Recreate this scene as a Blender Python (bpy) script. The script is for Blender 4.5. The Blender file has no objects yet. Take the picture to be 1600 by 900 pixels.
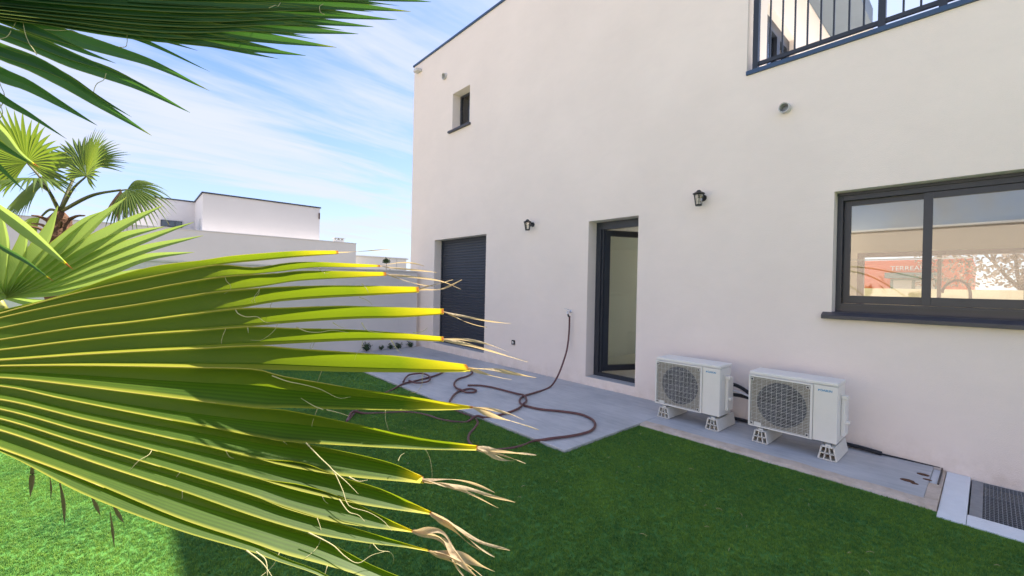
import bpy, bmesh, math, random
from mathutils import Vector, Matrix, noise
sc = bpy.context.scene
C = sc.collection
rnd = random.Random(7)
PI = math.pi
# ------------------------------------------------------------ camera
cam = bpy.data.cameras.new('camera'); co = bpy.data.objects.new('camera', cam); C.objects.link(co)
cr = Vector((0.66754178, 0.74426864, 0.02126419)); cu = Vector((-0.01753632, -0.01283534, 0.99976384)); cf = Vector((-0.7443658, 0.66775703, -0.00448361))
co.matrix_world = Matrix(((cr.x, cu.x, -cf.x, 0), (cr.y, cu.y, -cf.y, 0), (cr.z, cu.z, -cf.z, 0), (0, 0, 0, 1)))
cam.sensor_width = 36; cam.lens = 15.056; cam.clip_start = 0.02; cam.clip_end = 3000
cam.dof.use_dof = True; cam.dof.focus_distance = 1.0; cam.dof.aperture_fstop = 12.0
sc.camera = co
sc.render.resolution_x = 1024; sc.render.resolution_y = 576
# ------------------------------------------------------------ light
sv = Vector((-0.02, 1.0, 1.386)).normalized()
EL = math.asin(sv.z); AZ = math.atan2(sv.x, sv.y)
sun = bpy.data.lights.new('sun', 'SUN'); sun.energy = 5.0; sun.angle = math.radians(0.5); sun.color = (1.0, 0.915, 0.78)
so = bpy.data.objects.new('sun', sun); C.objects.link(so)
so.rotation_euler = sv.to_track_quat('Z', 'Y').to_euler()
sc.view_settings.view_transform = 'Standard'; sc.view_settings.look = 'None'
sc.view_settings.exposure = 1.62; sc.view_settings.gamma = 1.0
w = bpy.data.worlds.new('World'); sc.world = w; w.use_nodes = True
nt = w.node_tree; N = nt.nodes; L = nt.links
for n in list(N): N.remove(n)
out = N.new('ShaderNodeOutputWorld'); bg = N.new('ShaderNodeBackground'); bg.inputs[1].default_value = 0.1
sky = N.new('ShaderNodeTexSky'); sky.sky_type = 'NISHITA'; sky.sun_disc = False
sky.sun_elevation = EL; sky.sun_rotation = AZ; sky.air_density = 1.0; sky.dust_density = 0.6; sky.ozone_density = 1.6
tc = N.new('ShaderNodeTexCoord')
sep = N.new('ShaderNodeSeparateXYZ'); L.new(tc.outputs['Generated'], sep.inputs[0])
# cloud deck: direction projected on a high plane, stretched into cirrus streaks
add = N.new('ShaderNodeMath'); add.operation = 'ADD'; L.new(sep.outputs[2], add.inputs[0]); add.inputs[1].default_value = 0.16
mx_ = N.new('ShaderNodeMath'); mx_.operation = 'MAXIMUM'; L.new(add.outputs[0], mx_.inputs[0]); mx_.inputs[1].default_value = 0.05
dx = N.new('ShaderNodeMath'); dx.operation = 'DIVIDE'; L.new(sep.outputs[0], dx.inputs[0]); L.new(mx_.outputs[0], dx.inputs[1])
dy = N.new('ShaderNodeMath'); dy.operation = 'DIVIDE'; L.new(sep.outputs[1], dy.inputs[0]); L.new(mx_.outputs[0], dy.inputs[1])
cmb = N.new('ShaderNodeCombineXYZ'); L.new(dx.outputs[0], cmb.inputs[0]); L.new(dy.outputs[0], cmb.inputs[1])
mp = N.new('ShaderNodeMapping'); L.new(cmb.outputs[0], mp.inputs[0]); mp.inputs['Rotation'].default_value = (0, 0, math.radians(0)); mp.inputs['Scale'].default_value = (1.9, 0.6, 1); mp.inputs['Location'].default_value = (2.5, 1.0, 0)
n1 = N.new('ShaderNodeTexNoise'); n1.inputs['Scale'].default_value = 0.8; n1.inputs['Detail'].default_value = 9; n1.inputs['Roughness'].default_value = 0.56; n1.inputs['Distortion'].default_value = 0.5
L.new(mp.outputs[0], n1.inputs['Vector'])
r1 = N.new('ShaderNodeMapRange'); r1.interpolation_type = 'SMOOTHSTEP'; r1.inputs[1].default_value = 0.37; r1.inputs[2].default_value = 0.61
mp2 = N.new('ShaderNodeMapping'); L.new(cmb.outputs[0], mp2.inputs[0]); mp2.inputs['Rotation'].default_value = (0, 0, math.radians(0)); mp2.inputs['Scale'].default_value = (4.2, 0.7, 1)
n2 = N.new('ShaderNodeTexNoise'); n2.inputs['Scale'].default_value = 1.6; n2.inputs['Detail'].default_value = 8; n2.inputs['Roughness'].default_value = 0.6; n2.inputs['Distortion'].default_value = 0.8
L.new(mp2.outputs[0], n2.inputs['Vector'])
nm = N.new('ShaderNodeMath'); nm.operation = 'MULTIPLY_ADD'; L.new(n2.outputs[0], nm.inputs[0]); nm.inputs[1].default_value = 0.30
nm2 = N.new('ShaderNodeMath'); nm2.operation = 'MULTIPLY'; L.new(n1.outputs[0], nm2.inputs[0]); nm2.inputs[1].default_value = 0.70; L.new(nm2.outputs[0], nm.inputs[2])
L.new(nm.outputs[0], r1.inputs[0])
# low haze whitening near the horizon (all round)
hz = N.new('ShaderNodeMapRange'); hz.inputs[1].default_value = 0.0; hz.inputs[2].default_value = 0.45; hz.inputs[3].default_value = 0.65; hz.inputs[4].default_value = 0.0
L.new(sep.outputs[2], hz.inputs[0])
cm2 = N.new('ShaderNodeMath'); cm2.operation = 'MULTIPLY'; L.new(r1.outputs[0], cm2.inputs[0]); cm2.inputs[1].default_value = 0.92
cmx = N.new('ShaderNodeMath'); cmx.operation = 'MAXIMUM'; L.new(cm2.outputs[0], cmx.inputs[0]); L.new(hz.outputs[0], cmx.inputs[1])
mixc = N.new('ShaderNodeMix'); mixc.data_type = 'RGBA'; L.new(cmx.outputs[0], mixc.inputs[0])
tint = N.new('ShaderNodeMix'); tint.data_type = 'RGBA'; tint.blend_type = 'MULTIPLY'; tint.inputs[0].default_value = 1
L.new(sky.outputs[0], tint.inputs[6]); tint.inputs[7].default_value = (0.60, 0.71, 0.95, 1)
L.new(tint.outputs[2], mixc.inputs[6]); mixc.inputs[7].default_value = (2.8, 2.95, 3.5, 1)
L.new(mixc.outputs[2], bg.inputs[0]); L.new(bg.outputs[0], out.inputs[0])

# ------------------------------------------------------------ materials
def mat(name, col, rough=0.6, metal=0.0, bump=0.0, bscale=50, var=0.0, vscale=2.0, spec=0.5, var2=None, detail=4):
    m = bpy.data.materials.new(name); m.use_nodes = True; t = m.node_tree; n = t.nodes; l = t.links
    b = n['Principled BSDF']; b.inputs['Base Color'].default_value = (*col, 1); b.inputs['Roughness'].default_value = rough
    b.inputs['Metallic'].default_value = metal; b.inputs['Specular IOR Level'].default_value = spec
    if bump or var:
        c = n.new('ShaderNodeTexCoord')
    if var:
        nz = n.new('ShaderNodeTexNoise'); nz.inputs['Scale'].default_value = vscale; nz.inputs['Detail'].default_value = 6; nz.inputs['Roughness'].default_value = 0.6
        l.new(c.outputs['Object'], nz.inputs['Vector'])
        r = n.new('ShaderNodeMapRange'); r.inputs[1].default_value = 0.3; r.inputs[2].default_value = 0.7
        l.new(nz.outputs[0], r.inputs[0])
        x = n.new('ShaderNodeMix'); x.data_type = 'RGBA'
        l.new(r.outputs[0], x.inputs[0])
        c2 = var2 or tuple(v * (1 - var) for v in col)
        x.inputs[6].default_value = (*c2, 1); x.inputs[7].default_value = (*col, 1)
        l.new(x.outputs[2], b.inputs['Base Color'])
    if bump:
        nz = n.new('ShaderNodeTexNoise'); nz.inputs['Scale'].default_value = bscale; nz.inputs['Detail'].default_value = detail
        l.new(c.outputs['Object'], nz.inputs['Vector'])
        bp = n.new('ShaderNodeBump'); bp.inputs['Strength'].default_value = bump; bp.inputs['Distance'].default_value = 0.01
        l.new(nz.outputs[0], bp.inputs['Height']); l.new(bp.outputs[0], b.inputs['Normal'])
    return m
M = {}
M['stucco'] = mat('stucco', (0.87, 0.775, 0.715), 0.9, bump=0.35, bscale=160, var=0.07, vscale=0.8, spec=0.2)
def weather(m):
    t = m.node_tree; n = t.nodes; l = t.links; b = n['Principled BSDF']; src = b.inputs['Base Color'].links[0].from_socket
    c = n.new('ShaderNodeTexCoord'); g = n.new('ShaderNodeNewGeometry'); sp = n.new('ShaderNodeSeparateXYZ'); l.new(g.outputs['Position'], sp.inputs[0])
    # soil splash at the foot of the wall
    r = n.new('ShaderNodeMapRange'); r.inputs[1].default_value = -1.47; r.inputs[2].default_value = -1.20; r.inputs[3].default_value = 1; r.inputs[4].default_value = 0; l.new(sp.outputs[2], r.inputs[0])
    nz = n.new('ShaderNodeTexNoise'); nz.inputs['Scale'].default_value = 7; nz.inputs['Detail'].default_value = 8; nz.inputs['Roughness'].default_value = .7; l.new(c.outputs['Object'], nz.inputs['Vector'])
    k = n.new('ShaderNodeMapRange'); k.inputs[1].default_value = .38; k.inputs[2].default_value = .68; k.inputs[4].default_value = .40; l.new(nz.outputs[0], k.inputs[0])
    mu = n.new('ShaderNodeMath'); mu.operation = 'MULTIPLY'; l.new(r.outputs[0], mu.inputs[0]); l.new(k.outputs[0], mu.inputs[1])
    x = n.new('ShaderNodeMix'); x.data_type = 'RGBA'; l.new(mu.outputs[0], x.inputs[0]); l.new(src, x.inputs[6]); x.inputs[7].default_value = (.50, .40, .31, 1)
    # faint trowel sweeps
    mp_ = n.new('ShaderNodeMapping'); mp_.inputs['Scale'].default_value = (1.1, 1, 2.6); l.new(c.outputs['Object'], mp_.inputs[0])
    z = n.new('ShaderNodeTexNoise'); z.inputs['Scale'].default_value = 2.2; z.inputs['Detail'].default_value = 9; z.inputs['Roughness'].default_value = .62; z.inputs['Distortion'].default_value = 1.2; l.new(mp_.outputs[0], z.inputs['Vector'])
    q = n.new('ShaderNodeMapRange'); q.inputs[1].default_value = .35; q.inputs[2].default_value = .65; q.inputs[3].default_value = .982; q.inputs[4].default_value = 1.0; l.new(z.outputs[0], q.inputs[0])
    y = n.new('ShaderNodeMix'); y.data_type = 'RGBA'; y.blend_type = 'MULTIPLY'; y.inputs[0].default_value = 1; l.new(x.outputs[2], y.inputs[6]); l.new(q.outputs[0], y.inputs[7]); l.new(y.outputs[2], b.inputs['Base Color'])
weather(M['stucco'])
M['stucco2'] = mat('stucco_grey', (0.67, 0.64, 0.63), 0.9, bump=0.2, bscale=60, var=0.05, vscale=0.6, spec=0.2)
M['stucco3'] = mat('stucco_cream', (0.66, 0.63, 0.60), 0.9, bump=0.2, bscale=60, var=0.06, vscale=0.7, spec=0.2)
M['reveal'] = M['stucco']
M['anth'] = mat('anthracite_aluminium', (0.028, 0.034, 0.048), 0.38, var=0.15, vscale=8, spec=0.5)
M['anthm'] = mat('anthracite_matte', (0.032, 0.038, 0.052), 0.6, bump=0.05, bscale=300)
M['slat'] = mat('shutter_slat', (0.035, 0.042, 0.060), 0.42, var=0.2, vscale=5)
M['coping'] = mat('coping_metal', (0.05, 0.09, 0.16), 0.35, metal=0.3)
M['soffit'] = mat('soffit_hazed', (0.14, 0.17, 0.21), 0.6, var=.1, vscale=3)  # blue-grey lightened so the colour carries the lens flare haze
M['sill'] = mat('sill_metal', (0.055, 0.055, 0.068), 0.45, var=0.2, vscale=12, bump=0.05, bscale=90)
M['inwhite'] = mat('interior_paint', (0.86, 0.88, 0.85), 0.8, var=0.03, vscale=1)
M['infloor'] = mat('interior_floor', (0.72, 0.70, 0.66), 0.35, var=0.1, vscale=3)
M['black'] = mat('black_plastic', (0.012, 0.013, 0.016), 0.45)
M['chrome'] = mat('chrome', (0.75, 0.75, 0.76), 0.18, metal=1.0)
M['pvc'] = mat('grey_pvc', (0.55, 0.54, 0.53), 0.5)
M['ac'] = mat('unit_painted_steel', (0.78, 0.765, 0.72), 0.42, var=0.05, vscale=6, bump=0.02, bscale=200)
M['acgrille'] = mat('unit_grille', (0.66, 0.66, 0.62), 0.5)
M['acfront'] = mat('unit_coil_plate', (0.30, 0.275, 0.225), 0.6, var=0.2, vscale=9)
M['fan'] = mat('fan_plastic', (0.020, 0.025, 0.042), 0.55)
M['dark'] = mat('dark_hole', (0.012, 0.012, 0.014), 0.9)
M['logo'] = mat('logo_blue', (0.02, 0.27, 0.52), 0.5)
M['foot'] = mat('plastic_foot', (0.72, 0.70, 0.64), 0.6, var=0.1, vscale=30)
M['insul'] = mat('pipe_insulation', (0.02, 0.022, 0.028), 0.8, bump=0.3, bscale=200)
M['conduit'] = mat('conduit_white', (0.7, 0.7, 0.72), 0.5)
M['hose'] = mat('hose_rubber', (0.145, 0.062, 0.060), 0.45, var=0.35, vscale=7, spec=0.4)
M['kerb'] = mat('kerb_plaster', (0.62, 0.53, 0.45), 0.95, bump=0.8, bscale=40, var=0.18, vscale=9, var2=(0.45, 0.36, 0.28))
M['whitecurb'] = mat('white_concrete', (0.78, 0.80, 0.82), 0.8, bump=0.5, bscale=60, var=0.08, vscale=10)
M['galv'] = mat('galvanised_steel', (0.30, 0.33, 0.37), 0.45, metal=0.6, var=0.25, vscale=20)
M['weed'] = mat('weed_leaf', (0.035, 0.07, 0.03), 0.7)
M['bark'] = mat('palm_fibre', (0.16, 0.075, 0.04), 0.95, bump=1.0, bscale=60, var=0.6, vscale=25)
M['petiole'] = mat('palm_petiole', (0.30, 0.30, 0.07), 0.5, var=0.4, vscale=10)
M['drydark'] = mat('withered_tip', (0.12, 0.10, 0.04), 0.8, var=.4, vscale=40)
M['petiolefar'] = mat('far_petiole', (0.13, 0.12, 0.05), 0.6, var=0.5, vscale=10)
M['thread'] = mat('leaf_thread', (0.42, 0.37, 0.19), 0.7)
M['rib'] = mat('leaf_rib', (0.36, 0.31, 0.045), 0.45, var=.25, vscale=14)
M['deadleaf'] = mat('dead_leaf', (0.30, 0.18, 0.11), 0.9, var=0.4, vscale=40)
M['red'] = mat('red_render', (0.90, 0.12, 0.035), 0.8, var=0.15, vscale=0.7)
M['cream'] = mat('cream_render', (0.80, 0.72, 0.50), 0.8)
M['mullion'] = mat('brown_frame', (0.16, 0.06, 0.06), 0.5)
M['teal'] = mat('teal_canopy', (0.10, 0.19, 0.20), 0.5)
M['paper'] = mat('sign_white', (0.85, 0.85, 0.82), 0.6)
M['beige'] = mat('beige_render', (0.80, 0.66, 0.50), 0.85, var=0.06, vscale=1)
M['beige2'] = mat('beige_wall', (0.66, 0.58, 0.50), 0.85, var=0.06, vscale=1)
M['paving'] = mat('beige_paving', (0.62, 0.55, 0.48), 0.8, var=.1, vscale=3)
M['earth'] = mat('dry_ground', (0.20, 0.18, 0.12), 0.95, var=0.3, vscale=0.3)

def slab_mat():
    m = mat('concrete_slab', (0.42, 0.44, 0.46), 0.75, spec=0.4)
    t = m.node_tree; n = t.nodes; l = t.links; b = n['Principled BSDF']
    c = n.new('ShaderNodeTexCoord')
    a = n.new('ShaderNodeTexNoise'); a.inputs['Scale'].default_value = 1.6; a.inputs['Detail'].default_value = 8; a.inputs['Roughness'].default_value = 0.65
    l.new(c.outputs['Object'], a.inputs['Vector'])
    mpp = n.new('ShaderNodeMapping'); mpp.inputs['Scale'].default_value = (1.5, 9, 1); mpp.inputs['Rotation'].default_value = (0, 0, 0.5); l.new(c.outputs['Object'], mpp.inputs[0])
    s = n.new('ShaderNodeTexNoise'); s.inputs['Scale'].default_value = 3; s.inputs['Detail'].default_value = 6; l.new(mpp.outputs[0], s.inputs['Vector'])
    x = n.new('ShaderNodeMath'); x.operation = 'MULTIPLY_ADD'; l.new(a.outputs[0], x.inputs[0]); x.inputs[1].default_value = 0.65
    y = n.new('ShaderNodeMath'); y.operation = 'MULTIPLY'; l.new(s.outputs[0], y.inputs[0]); y.inputs[1].default_value = 0.35; l.new(y.outputs[0], x.inputs[2])
    r = n.new('ShaderNodeValToRGB'); r.color_ramp.elements[0].position = 0.36; r.color_ramp.elements[0].color = (0.37, 0.38, 0.395, 1)
    r.color_ramp.elements[1].position = 0.62; r.color_ramp.elements[1].color = (0.53, 0.53, 0.535, 1)
    e = r.color_ramp.elements.new(0.5); e.color = (0.46, 0.465, 0.475, 1)
    l.new(x.outputs[0], r.inputs[0]); l.new(r.outputs[0], b.inputs['Base Color'])
    f = n.new('ShaderNodeTexNoise'); f.inputs['Scale'].default_value = 120; f.inputs['Detail'].default_value = 3; l.new(c.outputs['Object'], f.inputs['Vector'])
    bp = n.new('ShaderNodeBump'); bp.inputs['Strength'].default_value = 0.15; bp.inputs['Distance'].default_value = 0.005; l.new(f.outputs[0], bp.inputs['Height']); l.new(bp.outputs[0], b.inputs['Normal'])
    rr = n.new('ShaderNodeMapRange'); rr.inputs[3].default_value = 0.5; rr.inputs[4].default_value = 0.85; l.new(a.outputs[0], rr.inputs[0]); l.new(rr.outputs[0], b.inputs['Roughness'])
    return m
M['slab'] = slab_mat()

def glass(name, tintc=(0.9, 0.95, 0.93), refl=0.14):
    m = bpy.data.materials.new(name); m.use_nodes = True; t = m.node_tree; n = t.nodes; l = t.links
    n.remove(n['Principled BSDF']); o = n['Material Output']
    tr = n.new('ShaderNodeBsdfTransparent'); tr.inputs[0].default_value = (*tintc, 1)
    g = n.new('ShaderNodeBsdfGlossy'); g.inputs['Roughness'].default_value = 0.015
    fr = n.new('ShaderNodeFresnel'); fr.inputs[0].default_value = 1.5
    a = n.new('ShaderNodeMath'); a.operation = 'ADD'; a.use_clamp = True; l.new(fr.outputs[0], a.inputs[0]); a.inputs[1].default_value = refl
    mx = n.new('ShaderNodeMixShader'); l.new(a.outputs[0], mx.inputs[0]); l.new(tr.outputs[0], mx.inputs[1]); l.new(g.outputs[0], mx.inputs[2]); l.new(mx.outputs[0], o.inputs[0])
    return m
M['glass'] = glass('window_glass', (0.95, 0.96, 0.94), 0.075)
M['clearglass'] = glass('clear_glass', (0.96, 0.97, 0.96), 0.0)
M['doorglass'] = glass('door_glass', (0.88, 0.93, 0.89), 0.05)
M['lampglass'] = glass('lamp_glass', (0.9, 0.9, 0.88), 0.15)

def leaf_mat(name, dark, light, trans=0.45, tc_=(0.42, 0.60, 0.03)):
    # attributes: col (r = age along the blade 0..1, g = nearness to a rib, b = across position)
    m = bpy.data.materials.new(name); m.use_nodes = True; t = m.node_tree; n = t.nodes; l = t.links
    b = n['Principled BSDF']; o = n['Material Output']
    at = n.new('ShaderNodeAttribute'); at.attribute_name = 'col'
    sp = n.new('ShaderNodeSeparateColor'); l.new(at.outputs['Color'], sp.inputs[0])
    tcn = n.new('ShaderNodeTexCoord')
    nz = n.new('ShaderNodeTexNoise'); nz.inputs['Scale'].default_value = 9; nz.inputs['Detail'].default_value = 4; l.new(tcn.outputs['Object'], nz.inputs['Vector'])
    base = n.new('ShaderNodeMix'); base.data_type = 'RGBA'; l.new(nz.outputs[0], base.inputs[0]); base.inputs[6].default_value = (*dark, 1); base.inputs[7].default_value = (*light, 1)
    # parallel veins across the blade
    vm = n.new('ShaderNodeMath'); vm.operation = 'MULTIPLY'; l.new(sp.outputs[2], vm.inputs[0]); vm.inputs[1].default_value = 85
    vs = n.new('ShaderNodeMath'); vs.operation = 'SINE'; l.new(vm.outputs[0], vs.inputs[0])
    vr = n.new('ShaderNodeMapRange'); l.new(vs.outputs[0], vr.inputs[0]); vr.inputs[1].default_value = -1; vr.inputs[3].default_value = 0.86; vr.inputs[4].default_value = 1.1
    vc = n.new('ShaderNodeMix'); vc.data_type = 'RGBA'; vc.blend_type = 'MULTIPLY'; vc.inputs[0].default_value = 1; l.new(base.outputs[2], vc.inputs[6]); l.new(vr.outputs[0], vc.inputs[7])
    age = n.new('ShaderNodeValToRGB'); cr_ = age.color_ramp
    cr_.elements[0].position = 0.60; cr_.elements[0].color = (0, 0, 0, 1); cr_.elements[1].position = 0.93; cr_.elements[1].color = (1, 1, 1, 1)
    l.new(sp.outputs[0], age.inputs[0])
    yl = n.new('ShaderNodeMix'); yl.data_type = 'RGBA'; l.new(age.outputs[0], yl.inputs[0]); l.new(vc.outputs[2], yl.inputs[6]); yl.inputs[7].default_value = (0.62, 0.50, 0.02, 1)
    br = n.new('ShaderNodeMapRange'); l.new(sp.outputs[0], br.inputs[0]); br.inputs[1].default_value = 0.965; br.inputs[2].default_value = 0.985
    yb = n.new('ShaderNodeMix'); yb.data_type = 'RGBA'; l.new(br.outputs[0], yb.inputs[0]); l.new(yl.outputs[2], yb.inputs[6]); yb.inputs[7].default_value = (0.32, 0.11, 0.03, 1)
    rb = n.new('ShaderNodeMapRange'); l.new(sp.outputs[1], rb.inputs[0]); rb.inputs[1].default_value = 0.45; rb.inputs[2].default_value = 0.95
    rm = n.new('ShaderNodeMix'); rm.data_type = 'RGBA'; l.new(rb.outputs[0], rm.inputs[0]); l.new(yb.outputs[2], rm.inputs[6]); rm.inputs[7].default_value = (0.33, 0.32, 0.035, 1)
    l.new(rm.outputs[2], b.inputs['Base Color']); b.inputs['Roughness'].default_value = 0.5; b.inputs['Specular IOR Level'].default_value = 0.22
    tr = n.new('ShaderNodeBsdfTranslucent')
    tm = n.new('ShaderNodeMix'); tm.data_type = 'RGBA'; l.new(age.outputs[0], tm.inputs[0]); tm.inputs[6].default_value = (*tc_, 1); tm.inputs[7].default_value = (0.9, 0.72, 0.02, 1)
    tv = n.new('ShaderNodeMix'); tv.data_type = 'RGBA'; tv.blend_type = 'MULTIPLY'; tv.inputs[0].default_value = 1; l.new(tm.outputs[2], tv.inputs[6]); l.new(vr.outputs[0], tv.inputs[7])
    tb = n.new('ShaderNodeMix'); tb.data_type = 'RGBA'; l.new(br.outputs[0], tb.inputs[0]); l.new(tv.outputs[2], tb.inputs[6]); tb.inputs[7].default_value = (0.45, 0.16, 0.04, 1)
    tq = n.new('ShaderNodeMix'); tq.data_type = 'RGBA'; l.new(rb.outputs[0], tq.inputs[0]); l.new(tb.outputs[2], tq.inputs[6]); tq.inputs[7].default_value = (0.50, 0.47, 0.05, 1); l.new(tq.outputs[2], tr.inputs[0])
    mx = n.new('ShaderNodeMixShader'); mx.inputs[0].default_value = trans
    l.new(b.outputs[0], mx.inputs[1]); l.new(tr.outputs[0], mx.inputs[2]); l.new(mx.outputs[0], o.inputs[0])
    return m
M['leaf'] = leaf_mat('fan_leaf', (0.024, 0.050, 0.005), (0.048, 0.088, 0.008), 0.33, (0.29, 0.40, 0.010))
M['leafup'] = leaf_mat('fan_leaf_upper', (0.03, 0.080, 0.032), (0.06, 0.14, 0.05), 0.26, (0.10, 0.26, 0.03))
M['leafrear'] = leaf_mat('fan_leaf_pale', (0.15, 0.23, 0.06), (0.24, 0.33, 0.10), 0.40, (0.45, 0.60, 0.12))
M['leaffar'] = leaf_mat('fan_leaf_far', (0.05, 0.09, 0.025), (0.09, 0.14, 0.035), 0.38, (0.20, 0.30, 0.02))
def dry_mat():
    m = mat('dry_tip', (0.44, 0.34, 0.22), 0.8, var=0.5, vscale=30, bump=0.4, bscale=150)
    t = m.node_tree; n = t.nodes; l = t.links; b = n['Principled BSDF']; o = n['Material Output']
    tr = n.new('ShaderNodeBsdfTranslucent'); tr.inputs[0].default_value = (0.75, 0.55, 0.30, 1)
    mx = n.new('ShaderNodeMixShader'); mx.inputs[0].default_value = 0.35; l.new(b.outputs[0], mx.inputs[1]); l.new(tr.outputs[0], mx.inputs[2]); l.new(mx.outputs[0], o.inputs[0])
    return m
M['dry'] = dry_mat()
def turf_mat(name, a, b_, rough=0.6, trans=0.25):
    m = bpy.data.materials.new(name); m.use_nodes = True; t = m.node_tree; n = t.nodes; l = t.links
    b = n['Principled BSDF']; b.inputs['Roughness'].default_value = rough; b.inputs['Specular IOR Level'].default_value = 0.3
    g = n.new('ShaderNodeNewGeometry'); nz = n.new('ShaderNodeTexNoise'); nz.inputs['Scale'].default_value = 1.3; nz.inputs['Detail'].default_value = 7; nz.inputs['Roughness'].default_value = 0.7
    l.new(g.outputs['Position'], nz.inputs['Vector'])
    oi = n.new('ShaderNodeObjectInfo')
    ad = n.new('ShaderNodeMath'); ad.operation = 'MULTIPLY_ADD'; l.new(oi.outputs['Random'], ad.inputs[0]); ad.inputs[1].default_value = 0.5; l.new(nz.outputs[0], ad.inputs[2])
    r = n.new('ShaderNodeMapRange'); r.inputs[1].default_value = 0.35; r.inputs[2].default_value = 1.1; l.new(ad.outputs[0], r.inputs[0])
    x = n.new('ShaderNodeMix'); x.data_type = 'RGBA'; l.new(r.outputs[0], x.inputs[0]); x.inputs[6].default_value = (*a, 1); x.inputs[7].default_value = (*b_, 1)
    l.new(x.outputs[2], b.inputs['Base Color'])
    if trans:
        o = n['Material Output']; tr = n.new('ShaderNodeBsdfTranslucent'); l.new(x.outputs[2], tr.inputs[0])
        mx = n.new('ShaderNodeMixShader'); mx.inputs[0].default_value = trans; l.new(b.outputs[0], mx.inputs[1]); l.new(tr.outputs[0], mx.inputs[2]); l.new(mx.outputs[0], o.inputs[0])
    return m
M['turf'] = turf_mat('turf_blade', (0.045, 0.175, 0.058), (0.255, 0.42, 0.062), 0.6, 0.45)
M['turfbase'] = turf_mat('turf_backing', (0.05, 0.15, 0.03), (0.09, 0.23, 0.04), 0.9, 0)

# ------------------------------------------------------------ helpers
def link(name, me, m=None, parent=None):
    o = bpy.data.objects.new(name, me); C.objects.link(o)
    if m and me is not None:
        for q in (m if isinstance(m, (list, tuple)) else [m]): me.materials.append(q)
    if parent: o.parent = parent
    return o
def obj(name, bm, m, parent=None, smooth=False):
    me = bpy.data.meshes.new(name); bm.to_mesh(me); bm.free()
    if smooth:
        for p in me.polygons: p.use_smooth = True
    return link(name, me, m, parent)
def tag(o, label=None, cat=None, group=None, kind=None):
    if label: o['label'] = label
    if cat: o['category'] = cat
    if group: o['group'] = group
    if kind: o['kind'] = kind
    return o
def empty(name, loc=(0, 0, 0), rz=0, parent=None):
    o = bpy.data.objects.new(name, None); C.objects.link(o); o.location = loc; o.rotation_euler = (0, 0, rz); o.empty_display_size = 0.1
    if parent: o.parent = parent
    return o
def NB(): return bmesh.new()
def box(bm, x0, x1, y0, y1, z0, z1, bev=0.0, mi=0):
    v = [bm.verts.new((x, y, z)) for x in (x0, x1) for y in (y0, y1) for z in (z0, z1)]
    fs = []
    for q in ((0, 1, 3, 2), (4, 6, 7, 5), (0, 4, 5, 1), (2, 3, 7, 6), (0, 2, 6, 4), (1, 5, 7, 3)):
        f = bm.faces.new([v[i] for i in q]); f.material_index = mi; fs.append(f)
    if bev:
        es = list({e for f in fs for e in f.edges})
        bmesh.ops.bevel(bm, geom=es, offset=bev, segments=2, affect='EDGES', profile=0.6)
    return fs
def quad(bm, *p, mi=0):
    f = bm.faces.new([bm.verts.new(q) for q in p]); f.material_index = mi; return f
def cyl(bm, p0, p1, r0, r1=None, n=16, cap=True):
    p0 = Vector(p0); p1 = Vector(p1); r1 = r0 if r1 is None else r1
    d = (p1 - p0).normalized(); a = d.orthogonal().normalized(); b = d.cross(a)
    A = [bm.verts.new(p0 + (a * math.cos(2 * PI * i / n) + b * math.sin(2 * PI * i / n)) * r0) for i in range(n)]
    B = [bm.verts.new(p1 + (a * math.cos(2 * PI * i / n) + b * math.sin(2 * PI * i / n)) * r1) for i in range(n)]
    for i in range(n):
        j = (i + 1) % n; bm.faces.new((A[i], A[j], B[j], B[i]))
    if cap: bm.faces.new(A[::-1]); bm.faces.new(B)
def crm(P, n):
    P = [Vector(p) for p in P]
    d = [0]
    for a, b in zip(P, P[1:]): d.append(d[-1] + (b - a).length)
    T = d[-1]; res = []
    for k in range(n + 1):
        s = T * k / n; i = 0
        while i < len(P) - 2 and d[i + 1] < s: i += 1
        t = (s - d[i]) / max(1e-9, d[i + 1] - d[i])
        p1, p2 = P[i], P[i + 1]; h = d[i + 1] - d[i]
        m1 = (P[i + 1] - P[i - 1]) / (d[i + 1] - d[i - 1]) * h if i > 0 else (p2 - p1)
        m2 = (P[i + 2] - P[i]) / (d[i + 2] - d[i]) * h if i + 2 < len(P) else (p2 - p1)
        t2 = t * t; t3 = t2 * t
        res.append(p1 * (2 * t3 - 3 * t2 + 1) + m1 * (t3 - 2 * t2 + t) + p2 * (-2 * t3 + 3 * t2) + m2 * (t3 - t2))
    return res
def tube(bm, P, r, n=8, rf=None, cap=True):
    rings = []; prev = None
    for i, p in enumerate(P):
        t = (P[min(i + 1, len(P) - 1)] - P[max(i - 1, 0)]).normalized()
        a = t.orthogonal().normalized() if prev is None else (prev - t * prev.dot(t)).normalized()
        prev = a; b = t.cross(a); rr = r * (rf(i / (len(P) - 1)) if rf else 1)
        rings.append([bm.verts.new(p + (a * math.cos(2 * PI * k / n) + b * math.sin(2 * PI * k / n)) * rr) for k in range(n)])
    for A, B in zip(rings, rings[1:]):
        for k in range(n): bm.faces.new((A[k], A[(k + 1) % n], B[(k + 1) % n], B[k]))
    if cap: bm.faces.new(rings[0][::-1]); bm.faces.new(rings[-1])
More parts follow.
